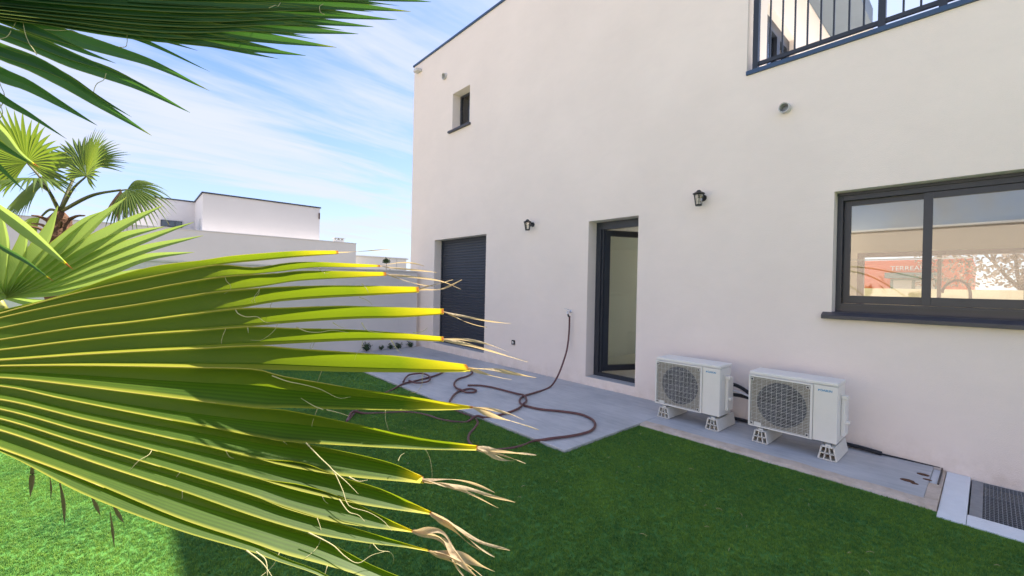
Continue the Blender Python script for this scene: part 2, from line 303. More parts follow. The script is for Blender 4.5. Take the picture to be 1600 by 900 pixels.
def wall_xz(bm, x0, x1, z0, z1, y0, y1, holes, skip=()):
    """wall in the XZ plane from y0 (front) to y1 with rectangular holes (xa,xb,za,zb)"""
    xs = sorted({x0, x1, *[h[0] for h in holes], *[h[1] for h in holes]}); xs = [x for x in xs if x0 <= x <= x1]
    zs = sorted({z0, z1, *[h[2] for h in holes], *[h[3] for h in holes]}); zs = [z for z in zs if z0 <= z <= z1]
    def solid(i, k):
        if i < 0 or k < 0 or i >= len(xs) - 1 or k >= len(zs) - 1: return False
        cx = (xs[i] + xs[i + 1]) / 2; cz = (zs[k] + zs[k + 1]) / 2
        return not any(h[0] < cx < h[1] and h[2] < cz < h[3] for h in holes)
    for i in range(len(xs) - 1):
        for k in range(len(zs) - 1):
            if not solid(i, k): continue
            a, b, c, d = xs[i], xs[i + 1], zs[k], zs[k + 1]
            quad(bm, (a, y0, c), (b, y0, c), (b, y0, d), (a, y0, d)); quad(bm, (a, y1, c), (a, y1, d), (b, y1, d), (b, y1, c))
            if not solid(i - 1, k): quad(bm, (a, y0, c), (a, y0, d), (a, y1, d), (a, y1, c))
            if not solid(i + 1, k): quad(bm, (b, y0, c), (b, y1, c), (b, y1, d), (b, y0, d))
            if not solid(i, k - 1): quad(bm, (a, y0, c), (a, y1, c), (b, y1, c), (b, y0, c))
            if not solid(i, k + 1): quad(bm, (a, y0, d), (b, y0, d), (b, y1, d), (a, y1, d))
    bmesh.ops.remove_doubles(bm, verts=bm.verts, dist=1e-5)

GZ = -1.475   # lawn backing
SZ = -1.45    # slab top
# ------------------------------------------------------------ the setting
b = NB(); quad(b, (-600, -600, -1.60), (600, -600, -1.60), (600, 600, -1.60), (-600, 600, -1.60)); tag(obj('ground', b, M['earth']), kind='structure')
b = NB()
for q in (((-8.86, -4.2, GZ), (9, -4.2, GZ), (9, 2.905, GZ), (-8.86, 2.905, GZ)), ((-2.495, 2.905, GZ), (9, 2.905, GZ), (9, 4.13, GZ), (-2.495, 4.13, GZ))): quad(b, *q)
bmesh.ops.remove_doubles(b, verts=b.verts, dist=1e-4)
lawn = tag(obj('lawn', b, M['turfbase']), kind='structure')
b = NB(); box(b, -8.86, -2.5, 2.91, 5.10, -1.56, SZ); es = [e for e in b.edges]; bmesh.ops.bevel(b, geom=es, offset=0.004, segments=1, affect='EDGES')
tag(obj('patio_slab', b, M['slab']), kind='structure')
b = NB(); box(b, -2.498, -0.29, 4.265, 5.10, -1.56, SZ - 0.004)
tag(obj('concrete_strip', b, M['slab']), kind='structure')
b = NB(); box(b, -8.86, 9, -11.98, -4.204, -1.56, -1.462); tag(obj('added_rear_paving', b, M['paving']), kind='structure')  # unseen paving, added for a warmer, less green bounce onto the facade
# plastered kerb along the strip: rough sloped front, two lengths
b = NB()
nx = 90
prof = [(4.115, -1.56), (4.125, -1.472), (4.150, -1.455), (4.262, -1.449), (4.262, -1.56)]
rows = []
for i in range(nx + 1):
    x = -2.497 + (2.497 - 0.215) * i / nx; row = []
    for j, (y, z) in enumerate(prof):
        k = 0.012 if j in (1, 2, 3) else 0.006
        row.append(b.verts.new((x, y + k * noise.noise(Vector((x * 6, y * 9, 0))) + (0.010 * noise.noise(Vector((x * 1.5, 2, 7)))), z + (0.006 * noise.noise(Vector((x * 8, y * 5, 3))) if j in (1, 2, 3) else 0))))
    rows.append(row)
for A, B in zip(rows, rows[1:]):
    for j in range(len(prof) - 1): b.faces.new((A[j], B[j], B[j + 1], A[j + 1]))
b.faces.new(rows[0]); b.faces.new(rows[-1][::-1])
tag(obj('plaster_kerb', b, M['kerb'], smooth=False), kind='structure')
# broken end of the strip: cream fill and a dark-edged notch
b = NB(); box(b, -0.288, -0.214, 4.268, 4.64, -1.56, -1.452); box(b, -0.236, -0.214, 4.64, 5.10, -1.56, -1.462)
tag(obj('kerb_end_fill', b, M['kerb']), kind='structure')
b = NB(); box(b, -0.288, -0.240, 4.645, 5.10, -1.56, -1.475); tag(obj('notch_floor', b, M['whitecurb']), kind='structure')
# white kerb round the light well
b = NB()
box(b, -0.21, -0.075, 4.02, 5.10, -1.56, -1.466, 0.006); box(b, -0.073, 3.0, 4.02, 4.215, -1.56, -1.466, 0.006)
tag(obj('white_kerb', b, M['whitecurb']), kind='structure')
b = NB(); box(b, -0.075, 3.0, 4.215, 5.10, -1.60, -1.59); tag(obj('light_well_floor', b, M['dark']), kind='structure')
# lawn blades
tuft = []
for k in range(5):
    b = NB()
    for q in range(9):
        a = rnd.uniform(0, 2 * PI); lean = rnd.uniform(0.1, 0.8); h = rnd.uniform(0.008, 0.017); ww = rnd.uniform(0.0009, 0.0015); ox, oy = rnd.uniform(-.011, .011), rnd.uniform(-.011, .011)
        d = Vector((math.cos(a), math.sin(a), 0)); s = Vector((-d.y, d.x, 0)); o0 = Vector((ox, oy, 0))
        p1 = o0 + d * lean * h * 0.35 + Vector((0, 0, h * 0.6)); p2 = o0 + d * lean * h + Vector((0, 0, h))
        v = [b.verts.new(o0 - s * ww), b.verts.new(o0 + s * ww), b.verts.new(p1 + s * ww * .8), b.verts.new(p1 - s * ww * .8), b.verts.new(p2)]
        b.faces.new(v[:4]); b.faces.new((v[3], v[2], v[4]))
    me = bpy.data.meshes.new('tuft'); b.to_mesh(me); b.free(); me.materials.append(M['turf']); tuft.append(me)
def scatter(name, corners, density, seed):
    b = NB()
    for c4 in corners: quad(b, *[(x, y, GZ + 0.001) for x, y in c4])
    me = bpy.data.meshes.new(name); b.to_mesh(me); b.free()
    o = link(name, me, M['turfbase'])
    ng = bpy.data.node_groups.new('turf_scatter', 'GeometryNodeTree'); ng.interface.new_socket('Geometry', in_out='INPUT', socket_type='NodeSocketGeometry'); ng.interface.new_socket('Geometry', in_out='OUTPUT', socket_type='NodeSocketGeometry')
    n = ng.nodes; l = ng.links; gi = n.new('NodeGroupInput'); go = n.new('NodeGroupOutput')
    dp = n.new('GeometryNodeDistributePointsOnFaces'); dp.inputs['Density'].default_value = density; dp.inputs['Seed'].default_value = seed
    l.new(gi.outputs[0], dp.inputs[0])
    j = n.new('GeometryNodeJoinGeometry')
    io = n.new('GeometryNodeInstanceOnPoints'); l.new(dp.outputs[0], io.inputs['Points'])
    ci = n.new('GeometryNodeCollectionInfo'); ci.inputs['Separate Children'].default_value = True; ci.inputs['Reset Children'].default_value = True
    ci.inputs['Collection'].default_value = tcol
    l.new(ci.outputs[0], io.inputs['Instance']); io.inputs['Pick Instance'].default_value = True
    rv = n.new('FunctionNodeRandomValue'); rv.data_type = 'FLOAT_VECTOR'; rv.inputs[0].default_value = (0, 0, 0); rv.inputs[1].default_value = (0.15, 0.15, 6.28); l.new(rv.outputs[0], io.inputs['Rotation'])
    rs = n.new('FunctionNodeRandomValue'); rs.data_type = 'FLOAT'; rs.inputs[2].default_value = 0.7; rs.inputs[3].default_value = 1.15; l.new(rs.outputs[1], io.inputs['Scale'])
    l.new(io.outputs[0], j.inputs[0]); l.new(gi.outputs[0], j.inputs[0]); l.new(j.outputs[0], go.inputs[0])
    md = o.modifiers.new('turf', 'NODES'); md.node_group = ng
    return o
tcol = bpy.data.collections.new('turf_tufts')
for me in tuft: tcol.objects.link(bpy.data.objects.new('turf_tuft', me))
g = scatter('turf_grass', [[(-5.2, -1.8), (0.9, -1.8), (0.9, 2.9), (-5.2, 2.9)], [(-2.49, 2.9), (0.9, 2.9), (0.9, 4.0), (-2.49, 4.0)], [(-2.49, 4.0), (-0.22, 4.0), (-0.22, 4.105), (-2.49, 4.105)]], 6500, 1)
tag(g, 'short dense green artificial turf covering the lawn', 'grass', kind='stuff')
g = scatter('turf_grass', [[(-8.85, -3.0), (-5.2, -3.0), (-5.2, 2.9), (-8.85, 2.9)]], 2500, 2)
tag(g, 'short turf on the far part of the lawn below the boundary wall', 'grass', kind='stuff')
# stray bits on the lawn
b = NB()
for k in range(70):
    x, y = rnd.uniform(-4.5, 0.1), rnd.uniform(1.0, 4.0); z = GZ + 0.028; a = rnd.uniform(0, PI); l_ = rnd.uniform(0.006, 0.022)
    P = [Vector((x - l_ * math.cos(a), y - l_ * math.sin(a), z)), Vector((x, y + 0.004, z + 0.005)), Vector((x + l_ * math.cos(a), y + l_ * math.sin(a), z))]
    if y > 2.88 and x < -2.5: b_ = 0; continue
    tube(b, crm(P, 4), 0.0012, 4)
tag(obj('straw_bits', b, M['thread']), 'pale dry straw bits and leaf threads scattered on the dark turf', 'debris', kind='stuff')

# ------------------------------------------------------------ the house
YF = 5.105; YB = 5.36
house = tag(empty('house', (-5, YF, SZ)), 'large white rendered house with anthracite windows, roof terrace and flat parapet, filling the right side', 'house')
def hp(name, b, m, parent=None, smooth=False):
    o = obj(name, b, m, None, smooth); p = parent or house; o.parent = p
    o.matrix_parent_inverse = Matrix.Translation((5, -YF, -SZ)) if p is house else Matrix.Identity(4)
    return o
GAR = (-8.32, -6.46, -1.30, 0.990); DOOR = (-4.008, -3.17, -1.325, 0.988); WIN = (-1.024, 0.36, -0.19, 0.985); SMW = (-7.71, -7.09, 3.285, 4.065)
b = NB(); wall_xz(b, -9.4, -1.85, -1.62, 5.25, YF, YB, [GAR, DOOR, SMW]); 
wall_xz(b, -1.85, 3.6, -1.62, 2.395, YF, YB, [WIN])
hp('facade_wall', b, M['stucco'])
b = NB()
box(b, -9.4, -9.15, YB, 11, -1.62, 5.25)                      # far end wall
wall_xz(b, -9.15, 3.6, -1.62, 5.25, 10.75, 11.0, [(-1.735, 1.6, -1.33, 0.787), (-4.8, -2.0, -1.33, 0.787), (-1.85, 3.6, 1.5, 5.25)])  # second low opening is unseen, added to let more light into the room
box(b, 3.35, 3.6, YB, 10.75, -1.62, 2.395)
hp('outer_wall', b, M['stucco'])
b = NB(); box(b, -9.15, -1.60, YB, 10.75, 5.0, 5.2); hp('roof', b, M['stucco2'])
b = NB(); box(b, -9.43, -1.83, YF - 0.025, YF + 0.26, 5.252, 5.292); box(b, -9.43, -9.15, YF + 0.262, 11.02, 5.252, 5.292); hp('roof_coping', b, M['coping'])
b = NB(); box(b, -4.9, 3.34, YB + .002, 10.745, 1.2, 1.36); hp('terrace_floor', b, M['inwhite'])
b = NB(); box(b, -4.9, 3.34, YB + .002, 10.745, -1.62, -1.345); hp('interior_floor', b, M['infloor'])
b = NB(); box(b, -5.0, -4.902, YB + .002, 10.745, -1.62, 1.36); hp('interior_wall', b, M['inwhite'])
# terrace side wall and soffit
b = NB()
def wall_yz(bm, y0, y1, z0, z1, x0, x1, holes):
    t_ = NB(); wall_xz(t_, y0, y1, z0, z1, x0, x1, holes)
    for f in t_.faces: bm.faces.new([bm.verts.new((v.co.y, v.co.x, v.co.z)) for v in f.verts])
    t_.free()
wall_yz(b, YB + .002, 10.75, 1.362, 4.998, -2.10, -1.852, [(5.72, 6.85, 1.40, 3.50)])
hp('terrace_side_wall', b, M['stucco'])
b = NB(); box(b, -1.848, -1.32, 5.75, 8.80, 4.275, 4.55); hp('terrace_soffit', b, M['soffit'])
b = NB(); box(b, -1.315, 1.2, 5.25, 6.9, 4.32, 4.50); hp('added_shade_canopy', b, M['soffit'])  # unseen slab, added to block sun that would cross the terrace onto the lawn
dr = NB(); box(dr, -2.0, -1.93, 5.722, 6.02, 1.40, 3.498); box(dr, -2.0, -1.93, 6.34, 6.46, 1.40, 3.498); box(dr, -2.0, -1.93, 6.74, 6.848, 1.40, 3.498); box(dr, -2.001, -1.929, 6.02, 6.74, 3.36, 3.497)
td = hp('terrace_door', dr, M['anth'])
b = NB(); box(b, -1.975, -1.965, 6.02, 6.74, 1.42, 3.36); o = obj('pane', b, M['glass'], td)
b = NB(); box(b, -1.85, 3.62, YF - 0.022, YB + 0.03, 2.397, 2.440); hp('parapet_coping', b, M['coping'])
# railing
ra = hp('terrace_railing', (lambda b: (box(b, -1.80, 3.5, 5.135, 5.165, 2.490, 2.530), b)[1])(NB()), M['anth'])
b = NB(); box(b, -1.80, 3.5, 5.13, 5.17, 3.38, 3.42); obj('top_rail', b, M['anth'], ra)
b = NB(); box(b, -1.80, 3.5, 5.135, 5.165, 3.25, 3.275); obj('upper_rail', b, M['anth'], ra)
for x, ww in ((-1.772, 0.027), (-0.705, 0.027), (-0.306, 0.026), (0.75, .027), (1.8, .027)):
    b = NB(); box(b, x - ww, x + ww, 5.12, 5.18, 2.4405, 3.379); box(b, x - .045, x + .045, 5.11, 5.19, 2.4408, 2.452); obj('railing_post', b, M['anth'], ra)
xb = [-1.635, -1.517, -1.402, -1.291, -1.177, -1.07, -0.949, -0.838, -0.559, -0.444] + [-0.18 + 0.115 * k for k in range(8)]
bm0 = NB(); box(bm0, -0.0075, 0.0075, -0.0075, 0.0075, 2.53, 3.25); bme = bpy.data.meshes.new('baluster'); bm0.to_mesh(bme); bm0.free(); bme.materials.append(M['anth'])
for x in xb:
    o = bpy.data.objects.new('baluster', bme); C.objects.link(o); o.location = (x, 5.15, 0); o.parent = ra
# roller shutter: slats one by one
sh = hp('roller_shutter', (lambda b: (box(b, GAR[0] + .046, GAR[1] - .046, 5.285, 5.30, GAR[3] - .012, GAR[3] - .001), b)[1])(NB()), M['anth'])
for q in ((GAR[0] + .001, GAR[0] + .045), (GAR[1] - .045, GAR[1] - .001)):
    b = NB(); box(b, q[0], q[1], 5.285, 5.33, GAR[2], GAR[3] - .001); obj('shutter_guide', b, M['anth'], sh)
hh = 0.0572; nsl = 40
b = NB()
pr = [(0.0, 0.0), (-0.007, 0.006), (-0.0095, 0.025), (-0.007, 0.044), (0.0, 0.050), (0.002, 0.0572)]
x0, x1 = GAR[0] + 0.046, GAR[1] - 0.046
A = [b.verts.new((x0, 5.309 + y, z)) for y, z in pr]; B = [b.verts.new((x1, 5.309 + y, z)) for y, z in pr]
for i in range(len(pr) - 1): b.faces.new((A[i], B[i], B[i + 1], A[i + 1]))
sme = bpy.data.meshes.new('slat'); b.to_mesh(sme); b.free(); sme.materials.append(M['slat'])
for k in range(nsl):
    o = bpy.data.objects.new('slat', sme); C.objects.link(o); o.location = (0, rnd.uniform(-.0008, .0008), GAR[2] + 0.002 + k * hh); o.parent = sh
b = NB(); box(b, GAR[0] - .0, GAR[1], 5.33, 5.345, GAR[2], GAR[3]); obj('shutter_backing', b, M['dark'], sh)
b = NB(); box(b, GAR[0], GAR[1], YF + .003, 5.34, GAR[2] - 0.05, GAR[2] + 0.0015); hp('shutter_threshold', b, M['slab'])
# small upper window
b = NB()
X0, X1, Z0, Z1 = SMW; y0, y1 = 5.303, 5.345; t = 0.05
for q in ((X0, X1, Z1 - t, Z1), (X0, X1, Z0, Z0 + t), (X0, X0 + t, Z0 + t, Z1 - t), (X1 - t, X1, Z0 + t, Z1 - t)): box(b, q[0], q[1], y0, y1, q[2], q[3])
wi = hp('small_window', b, M['anth'])
b = NB(); box(b, X0 + t, X1 - t, 5.318, 5.326, Z0 + t, Z1 - t); obj('pane', b, M['glass'], wi)
b = NB(); box(b, X0 - 0.10, X1 + 0.05, YF - 0.055, 5.30, Z0 - 0.045, Z0 - 0.002, 0.004); obj('sill', b, M['sill'], wi)
b = NB(); box(b, X0 + t, X1 - t, 5.348, 5.356, Z0, Z1); obj('blind', b, M['slat'], wi)
# kitchen window (sliding, two sashes)
X0, X1, Z0, Z1 = WIN
b = NB(); y0, y1 = 5.245, 5.345
box(b, X0 + .001, X0 + 0.045, y0, y1, Z0, Z1); box(b, X1 - 0.045, X1, y0, y1, Z0, Z1); box(b, X0 + 0.046, X1 - 0.046, y0, y1, Z1 - 0.075, Z1); box(b, X0 + 0.046, X1 - 0.046, y0, y1, Z0, Z0 + 0.09)
box(b, X0 + .046, X1 - .046, y0 - 0.012, y0 - 0.001, Z0 + 0.060, Z0 + 0.075)
box(b, X0 + .002, X1 - .002, y0 - 0.02, y0 - 0.001, Z1 - 0.028, Z1 - 0.002)
kw = hp('kitchen_window', b, M['anth'])
def sash(xa, xb, y, zt, zb, wl, wr):
    b = NB()
    for q in ((xa, xa + wl, zb, zt), (xb - wr, xb, zb, zt), (xa + wl, xb - wr, zt - 0.055, zt), (xa + wl, xb - wr, zb, zb + 0.075)): box(b, q[0], q[1], y, y + 0.035, q[2], q[3], 0.002)
    s = obj('sash', b, M['anth'], kw)
    b = NB(); box(b, xa + wl, xb - wr, y + 0.014, y + 0.020, zb + 0.075, zt - 0.055); obj('pane', b, M['glass'], s)
    return s
sash(-0.976, -0.352, 5.300, 0.915, -0.098, 0.052, 0.05)
sash(-0.405, 0.312, 5.262, 0.908, -0.098, 0.06, 0.13)
b = NB(); box(b, X0 - 0.07, X1 + 0.07, YF - 0.07, YF - 0.001, Z0 - 0.060, Z0 - 0.024, 0.004); box(b, X0 + 0.001, X1, YF - 0.001, 5.244, Z0 - 0.001, Z0 + 0.006)
quad(b, (X0 - .07, YF - .066, Z0 - .024), (X1 + .07, YF - .066, Z0 - .024), (X1 + .07, YF - .002, Z0 + .004), (X0 - .07, YF - .002, Z0 + .004))
obj('sill', b, M['sill'], kw)
# french door
X0, X1, Z0, Z1 = DOOR
b = NB(); y0, y1 = 5.298, 5.355
box(b, X0 + .001, X0 + 0.085, y0, y1, Z0, Z1); box(b, X1 - 0.06, X1, y0, y1, Z0, Z1); box(b, X0 + .086, X1 - .061, y0, y1, Z1 - 0.11, Z1 - .001); box(b, X0 + .086, X1 - .061, y0 + .004, y1, Z0 + .001, Z0 + 0.055)
box(b, X0 + .05, X0 + .12, 5.328, 5.35, Z0 + .056, Z1 - .111)
fd = hp('french_door', b, M['anth'])
b = NB(); box(b, X0 - .0, X1, YF + .004, 5.297, Z0 - .03, Z0 + .002); hp('door_threshold', b, M['slab'])
def leafbox(b, u0, u1, v0, v1, z0, z1):
    # u along the open leaf, v its thickness
    a = math.radians(64); hx, hy = X0 + 0.115, 5.345; cu_, su_ = math.cos(a), math.sin(a)
    P = [Vector((hx + u * cu_ - v * su_, hy + u * su_ + v * cu_, z)) for u in (u0, u1) for v in (v0, v1) for z in (z0, z1)]
    v_ = [b.verts.new(p) for p in P]
    for q in ((0, 1, 3, 2), (4, 6, 7, 5), (0, 4, 5, 1), (2, 3, 7, 6), (0, 2, 6, 4), (1, 5, 7, 3)): b.faces.new([v_[i] for i in q])
zt, zb = Z1 - 0.115, Z0 + 0.075
b = NB()
leafbox(b, 0, 0.085, -.035, .035, zb, zt); leafbox(b, 0.66, 0.745, -.035, .035, zb, zt); leafbox(b, 0.0855, 0.6595, -.034, .034, zt - 0.085, zt - .0005); leafbox(b, 0.0855, 0.6595, -.034, .034, zb + .0005, zb + 0.085)
lf = obj('door_leaf', b, M['anth'], fd)
b = NB(); leafbox(b, .0855, .6595, -.006, .006, zb + .085, zt - .085); obj('pane', b, M['doorglass'], lf)
b = NB(); leafbox(b, .69, .715, -.065, -.036, -.30, -.06); leafbox(b, .58, .715, -.075, -.060, -.165, -.145); obj('handle', b, M['black'], lf)
# spouts, small fixtures that belong to the house
def spout(x, z, r, ln, name='vent_spout'):
    b = NB(); cyl(b, (x, YF + .02, z), (x, YF - ln, z - 0.012), r, r * 1.02, 24, cap=False); cyl(b, (x, YF - ln, z - .012), (x, YF + .02, z), r * .84, r * .82, 24, cap=False)
    n_ = 24
    A = []; B = []
    for i in range(n_):
        cth, sth = math.cos(2 * PI * i / n_), math.sin(2 * PI * i / n_)
        A.append(b.verts.new((x + r * 1.02 * cth, YF - ln - .0005, z - .012 + r * 1.02 * sth))); B.append(b.verts.new((x + r * .84 * cth, YF - ln - .0005, z - .012 + r * .84 * sth)))
    for i in range(n_): b.faces.new((A[i], A[(i + 1) % n_], B[(i + 1) % n_], B[i]))
    o = hp(name, b, M['pvc'])
    b = NB(); cyl(b, (x, YF - .005, z), (x, YF - .003, z), r * .86, None, 24); obj('opening', b, M['galv'], o)
    return o
spout(-8.02, 4.55, 0.065, 0.05); spout(-1.455, 1.92, 0.050, 0.075)
b = NB(); box(b, -9.22, -9.04, YF - 0.13, YF + .001, 5.02, 5.08, 0.01); hp('scupper', b, M['pvc'])
# dark membrane edge where the strip meets the wall
b = NB()
P = [Vector((-0.95, YF - .012, -1.42)), Vector((-0.8, YF - .02, -1.425)), Vector((-0.66, YF - .03, -1.440)), Vector((-0.5, YF - 0.012, -1.446)), Vector((-0.25, YF - .008, -1.448))]
tube(b, crm(P, 20), 0.010, 6, lambda t: 1.3 - t)
P = [Vector((-0.238, YF - .008, -1.450)), Vector((-0.237, 4.95, -1.455)), Vector((-0.238, 4.65, -1.452))]
tube(b, crm(P, 10), 0.006, 6)
hp('membrane_edge', b, M['black'])
# ------------------------------------------------------------ inside and beyond the kitchen
def boxobj(name, m, *a, parent=None, bev=0):
    b = NB(); box(b, *a, bev=bev); return obj(name, b, m, parent)
b = NB(); box(b, -1.735, -1.64, 10.60, 10.745, -1.34, 0.70); box(b, -1.735, 1.6, 10.601, 10.744, 0.702, 0.786); box(b, -0.62, -0.57, 10.62, 10.74, -1.34, 0.70); box(b, .5, .55, 10.62, 10.74, -1.34, 0.70)
bay = hp('bay_window', b, M['mullion'])
b = NB(); wall_xz(b, -4.9, 3.34, -1.344, 1.198, 10.735, 10.748, [(-1.735, 1.6, -1.4, 0.787), (-4.8, -2.0, -1.4, 0.787)]); hp('interior_lining', b, M['beige'])
b = NB(); box(b, -1.64, 1.6, 10.69, 10.70, -1.34, 0.70); obj('pane', b, M['clearglass'], bay)
b = NB(); box(b, -1.9, -0.2, 10.50, 10.53, 0.635, 0.655); hp('curtain_rail', b, M['chrome'])
ct = tag(empty('kitchen_worktop', (0, 5.7, -1.34)), 'kitchen worktop below the sliding window inside the house', 'worktop')
b = NB(); box(b, -1.3, 2.0, 5.37, 6.0, -0.16, -0.12, 0.004); o = obj('worktop', b, M['infloor'], ct); o.matrix_parent_inverse = Matrix.Translation((0, -5.7, 1.34))
b = NB(); box(b, -1.28, 1.98, 5.38, 5.95, -1.34, -0.161); o = obj('cabinet', b, M['inwhite'], ct); o.matrix_parent_inverse = Matrix.Translation((0, -5.7, 1.34))
b = NB()
P = [Vector((-0.115, 5.6, -0.12)), Vector((-0.115, 5.6, 0.03)), Vector((-0.135, 5.6, 0.10)), Vector((-0.19, 5.6, 0.138)), Vector((-0.25, 5.6, 0.115)), Vector((-0.285, 5.6, 0.06)), Vector((-0.292, 5.6, 0.02))]
tube(b, crm(P, 30), 0.011, 10); cyl(b, (-.115, 5.6, -.12), (-.115, 5.6, -.06), .022, None, 14)
tag(obj('kitchen_tap', b, M['mullion'], smooth=True), 'arched kitchen tap seen through the right pane of the sliding window', 'tap')
pw = boxobj('terrace_parapet_wall', M['cream'], -7, 9, 13.0, 13.2, -1.62, 0.128); tag(pw, 'low cream garden wall seen through the kitchen window in front of the red building', 'wall')
shop = tag(empty('shop_building', (0, 24, -1.6)), 'red building with teal canopy seen through the kitchen window', 'building')
def sp(name, b, m):
    o = obj(name, b, m, shop); o.matrix_parent_inverse = Matrix.Translation((0, -24, 1.6)); return o
b = NB(); box(b, -3.9, -0.45, 24, 30, -1.6, 1.43); sp('wall', b, M['red'])
b = NB(); box(b, -2.9, -1.30, 23.2, 23.999, 0.66, 0.88); sp('canopy', b, M['teal'])
b = NB(); box(b, -2.8, -1.38, 23.93, 23.998, -1.6, 0.65); dd = sp('shop_door', b, M['teal'])
for a in (-2.70, -2.02):
    b = NB(); box(b, a, a + .56, 23.90, 23.929, -1.5, 0.58); obj('pane', b, M['pvc'], dd).matrix_parent_inverse = Matrix.Identity(4)
for ch in dd.children: ch.matrix_parent_inverse = Matrix.Identity(4)
cu1 = bpy.data.curves.new('sign_lettering', 'FONT'); cu1.body = 'TERREAL'; cu1.size = 0.26; cu1.extrude = 0.01; cu1.align_x = 'CENTER'
so_ = bpy.data.objects.new('sign_lettering', cu1); C.objects.link(so_); so_.rotation_euler = (PI / 2, 0, 0); so_.location = (-2.30, 23.97, 1.0)
bpy.context.view_layer.update()
me = bpy.data.meshes.new_from_object(so_.evaluated_get(bpy.context.evaluated_depsgraph_get())); mw = so_.matrix_world.copy(); bpy.data.objects.remove(so_)
me.transform(mw); me.materials.clear(); o = link('sign_lettering', me, M['paper'], shop); o.matrix_parent_inverse = Matrix.Translation((0, -24, 1.6))

def bare_tree(x, y, h, seed, label):
    r_ = random.Random(seed); root = tag(empty('bare_tree', (x, y, -1.6)), label, 'tree', 'trees behind the red building')
    b = NB()
    def grow(p, d, ln, rad, dep):
        q = p + d * ln; tube(b, [p, p + d * ln * .5 + Vector((r_.uniform(-.03, .03), r_.uniform(-.03, .03), 0)) * ln, q], rad, 5, lambda t: 1 - .35 * t, cap=False)
        if dep == 0: return
        for k in range(3):
            nd = (d + Vector((r_.uniform(-.7, .7), r_.uniform(-.7, .7), r_.uniform(-.1, .6)))).normalized(); grow(q, nd, ln * r_.uniform(.62, .8), rad * .6, dep - 1)
    tips = []
    grow(Vector((0, 0, 0)), Vector((0, 0, 1)), h * .28, .12, 5)
    obj('trunk', b, M['bark'], root)
    b = NB()
    for k in range(5200):
        a = r_.uniform(0, 2 * PI); rr = r_.uniform(0, 1) ** .5 * h * .42; z = h * .3 + r_.uniform(0, h * .65); s = r_.uniform(.04, .10)
        p = Vector((math.cos(a) * rr, math.sin(a) * rr, z)); u_ = Vector((r_.uniform(-1, 1), r_.uniform(-1, 1), r_.uniform(-1, 1))).normalized() * s; v_ = u_.orthogonal().normalized() * s
        b.faces.new([b.verts.new(p - u_), b.verts.new(p + v_ * .6), b.verts.new(p + u_), b.verts.new(p - v_ * .6)])
    obj('crown', b, M['deadleaf'], root)
bare_tree(0.75, 23, 6.5, 3, 'brown leafy tree seen in the right window pane, left of its pair')
bare_tree(3.0, 24, 7.0, 5, 'brown leafy tree seen in the right window pane, right of its pair')

# ------------------------------------------------------------ things on the facade
def lantern(x, ztop, label):
    t = tag(empty('wall_lantern', (x, YF, ztop)), label, 'wall lamp', 'lanterns on the facade')
    b = NB(); cyl(b, (0.0, 0, -0.055), (0.0, -0.022, -0.055), 0.040, 0.037, 20); obj('wall_plate', b, M['black'], t)
    b = NB(); tube(b, crm([Vector((0, -0.02, -0.045)), Vector((0, -0.06, -0.03)), Vector((0, -0.10, -0.005)), Vector((0, -0.125, 0.004))], 10), 0.011, 8); obj('arm', b, M['black'], t)
    b = NB(); cyl(b, (0, -0.125, 0.018), (0, -0.125, -0.004), 0.018, 0.034, 8); cyl(b, (0, -0.125, -0.0045), (0, -0.125, -0.024), 0.040, 0.072, 8); cyl(b, (0, -0.125, -0.0245), (0, -0.125, -0.032), 0.072, 0.060, 8); obj('lid', b, M['black'], t)
    b = NB()
    for k in range(6):
        a = 2 * PI * k / 6; tube(b, [Vector((0.057 * math.cos(a), -0.125 + 0.057 * math.sin(a), -0.033)), Vector((0.036 * math.cos(a), -0.125 + 0.036 * math.sin(a), -0.155))], 0.004, 4)
    cyl(b, (0, -0.125, -0.150), (0, -0.125, -0.166), 0.041, 0.038, 6); cyl(b, (0, -.125, -.0325), (0, -.125, -.040), .061, .059, 6)
    obj('cage', b, M['black'], t)
    b = NB(); cyl(b, (0, -0.125, -0.041), (0, -0.125, -0.149), 0.052, 0.033, 6); obj('glass_shade', b, M['lampglass'], t)
    b = NB(); cyl(b, (0, -0.125, -0.149), (0, -0.125, -0.120), 0.016, None, 10); bmesh.ops.create_uvsphere(b, u_segments=12, v_segments=8, radius=0.022, matrix=Matrix.Translation((0, -.125, -.098))); obj('bulb', b, M['paper'], t)
    return t
lantern(-5.195, 1.105, 'black hexagonal lantern high on the white facade between the roller shutter and the glass door')
lantern(-2.300, 1.155, 'black hexagonal lantern high on the white facade between the glass door and the kitchen window')
t = tag(empty('outdoor_socket', (-5.615, YF, -0.997)), 'small black outdoor socket low on the facade beside the roller shutter', 'socket')
b = NB(); box(b, -0.038, 0.038, -0.022, 0.0, -0.040, 0.040, 0.004); obj('housing', b, M['black'], t)
b = NB(); cyl(b, (0, -0.022, 0.0), (0, -0.0245, 0.0), 0.020, None, 18); obj('face', b, M['paper'], t)
b = NB(); box(b, -.006, .006, -.027, -.0248, -.004, .004); obj('pin_hole', b, M['black'], t)
t = tag(empty('garden_tap', (-4.315, YF, -0.375)), 'small chrome garden tap on the facade with the hose attached', 'tap')
b = NB(); cyl(b, (0, 0, 0), (0, -0.085, 0), 0.010, 0.011, 12); cyl(b, (0, -.001, 0), (0, -.008, 0), .024, None, 16); tube(b, crm([Vector((0, -0.075, 0)), Vector((0.012, -0.10, -0.008)), Vector((0.03, -0.105, -0.04))], 8), 0.009, 8); obj('spigot', b, M['chrome'], t, True)
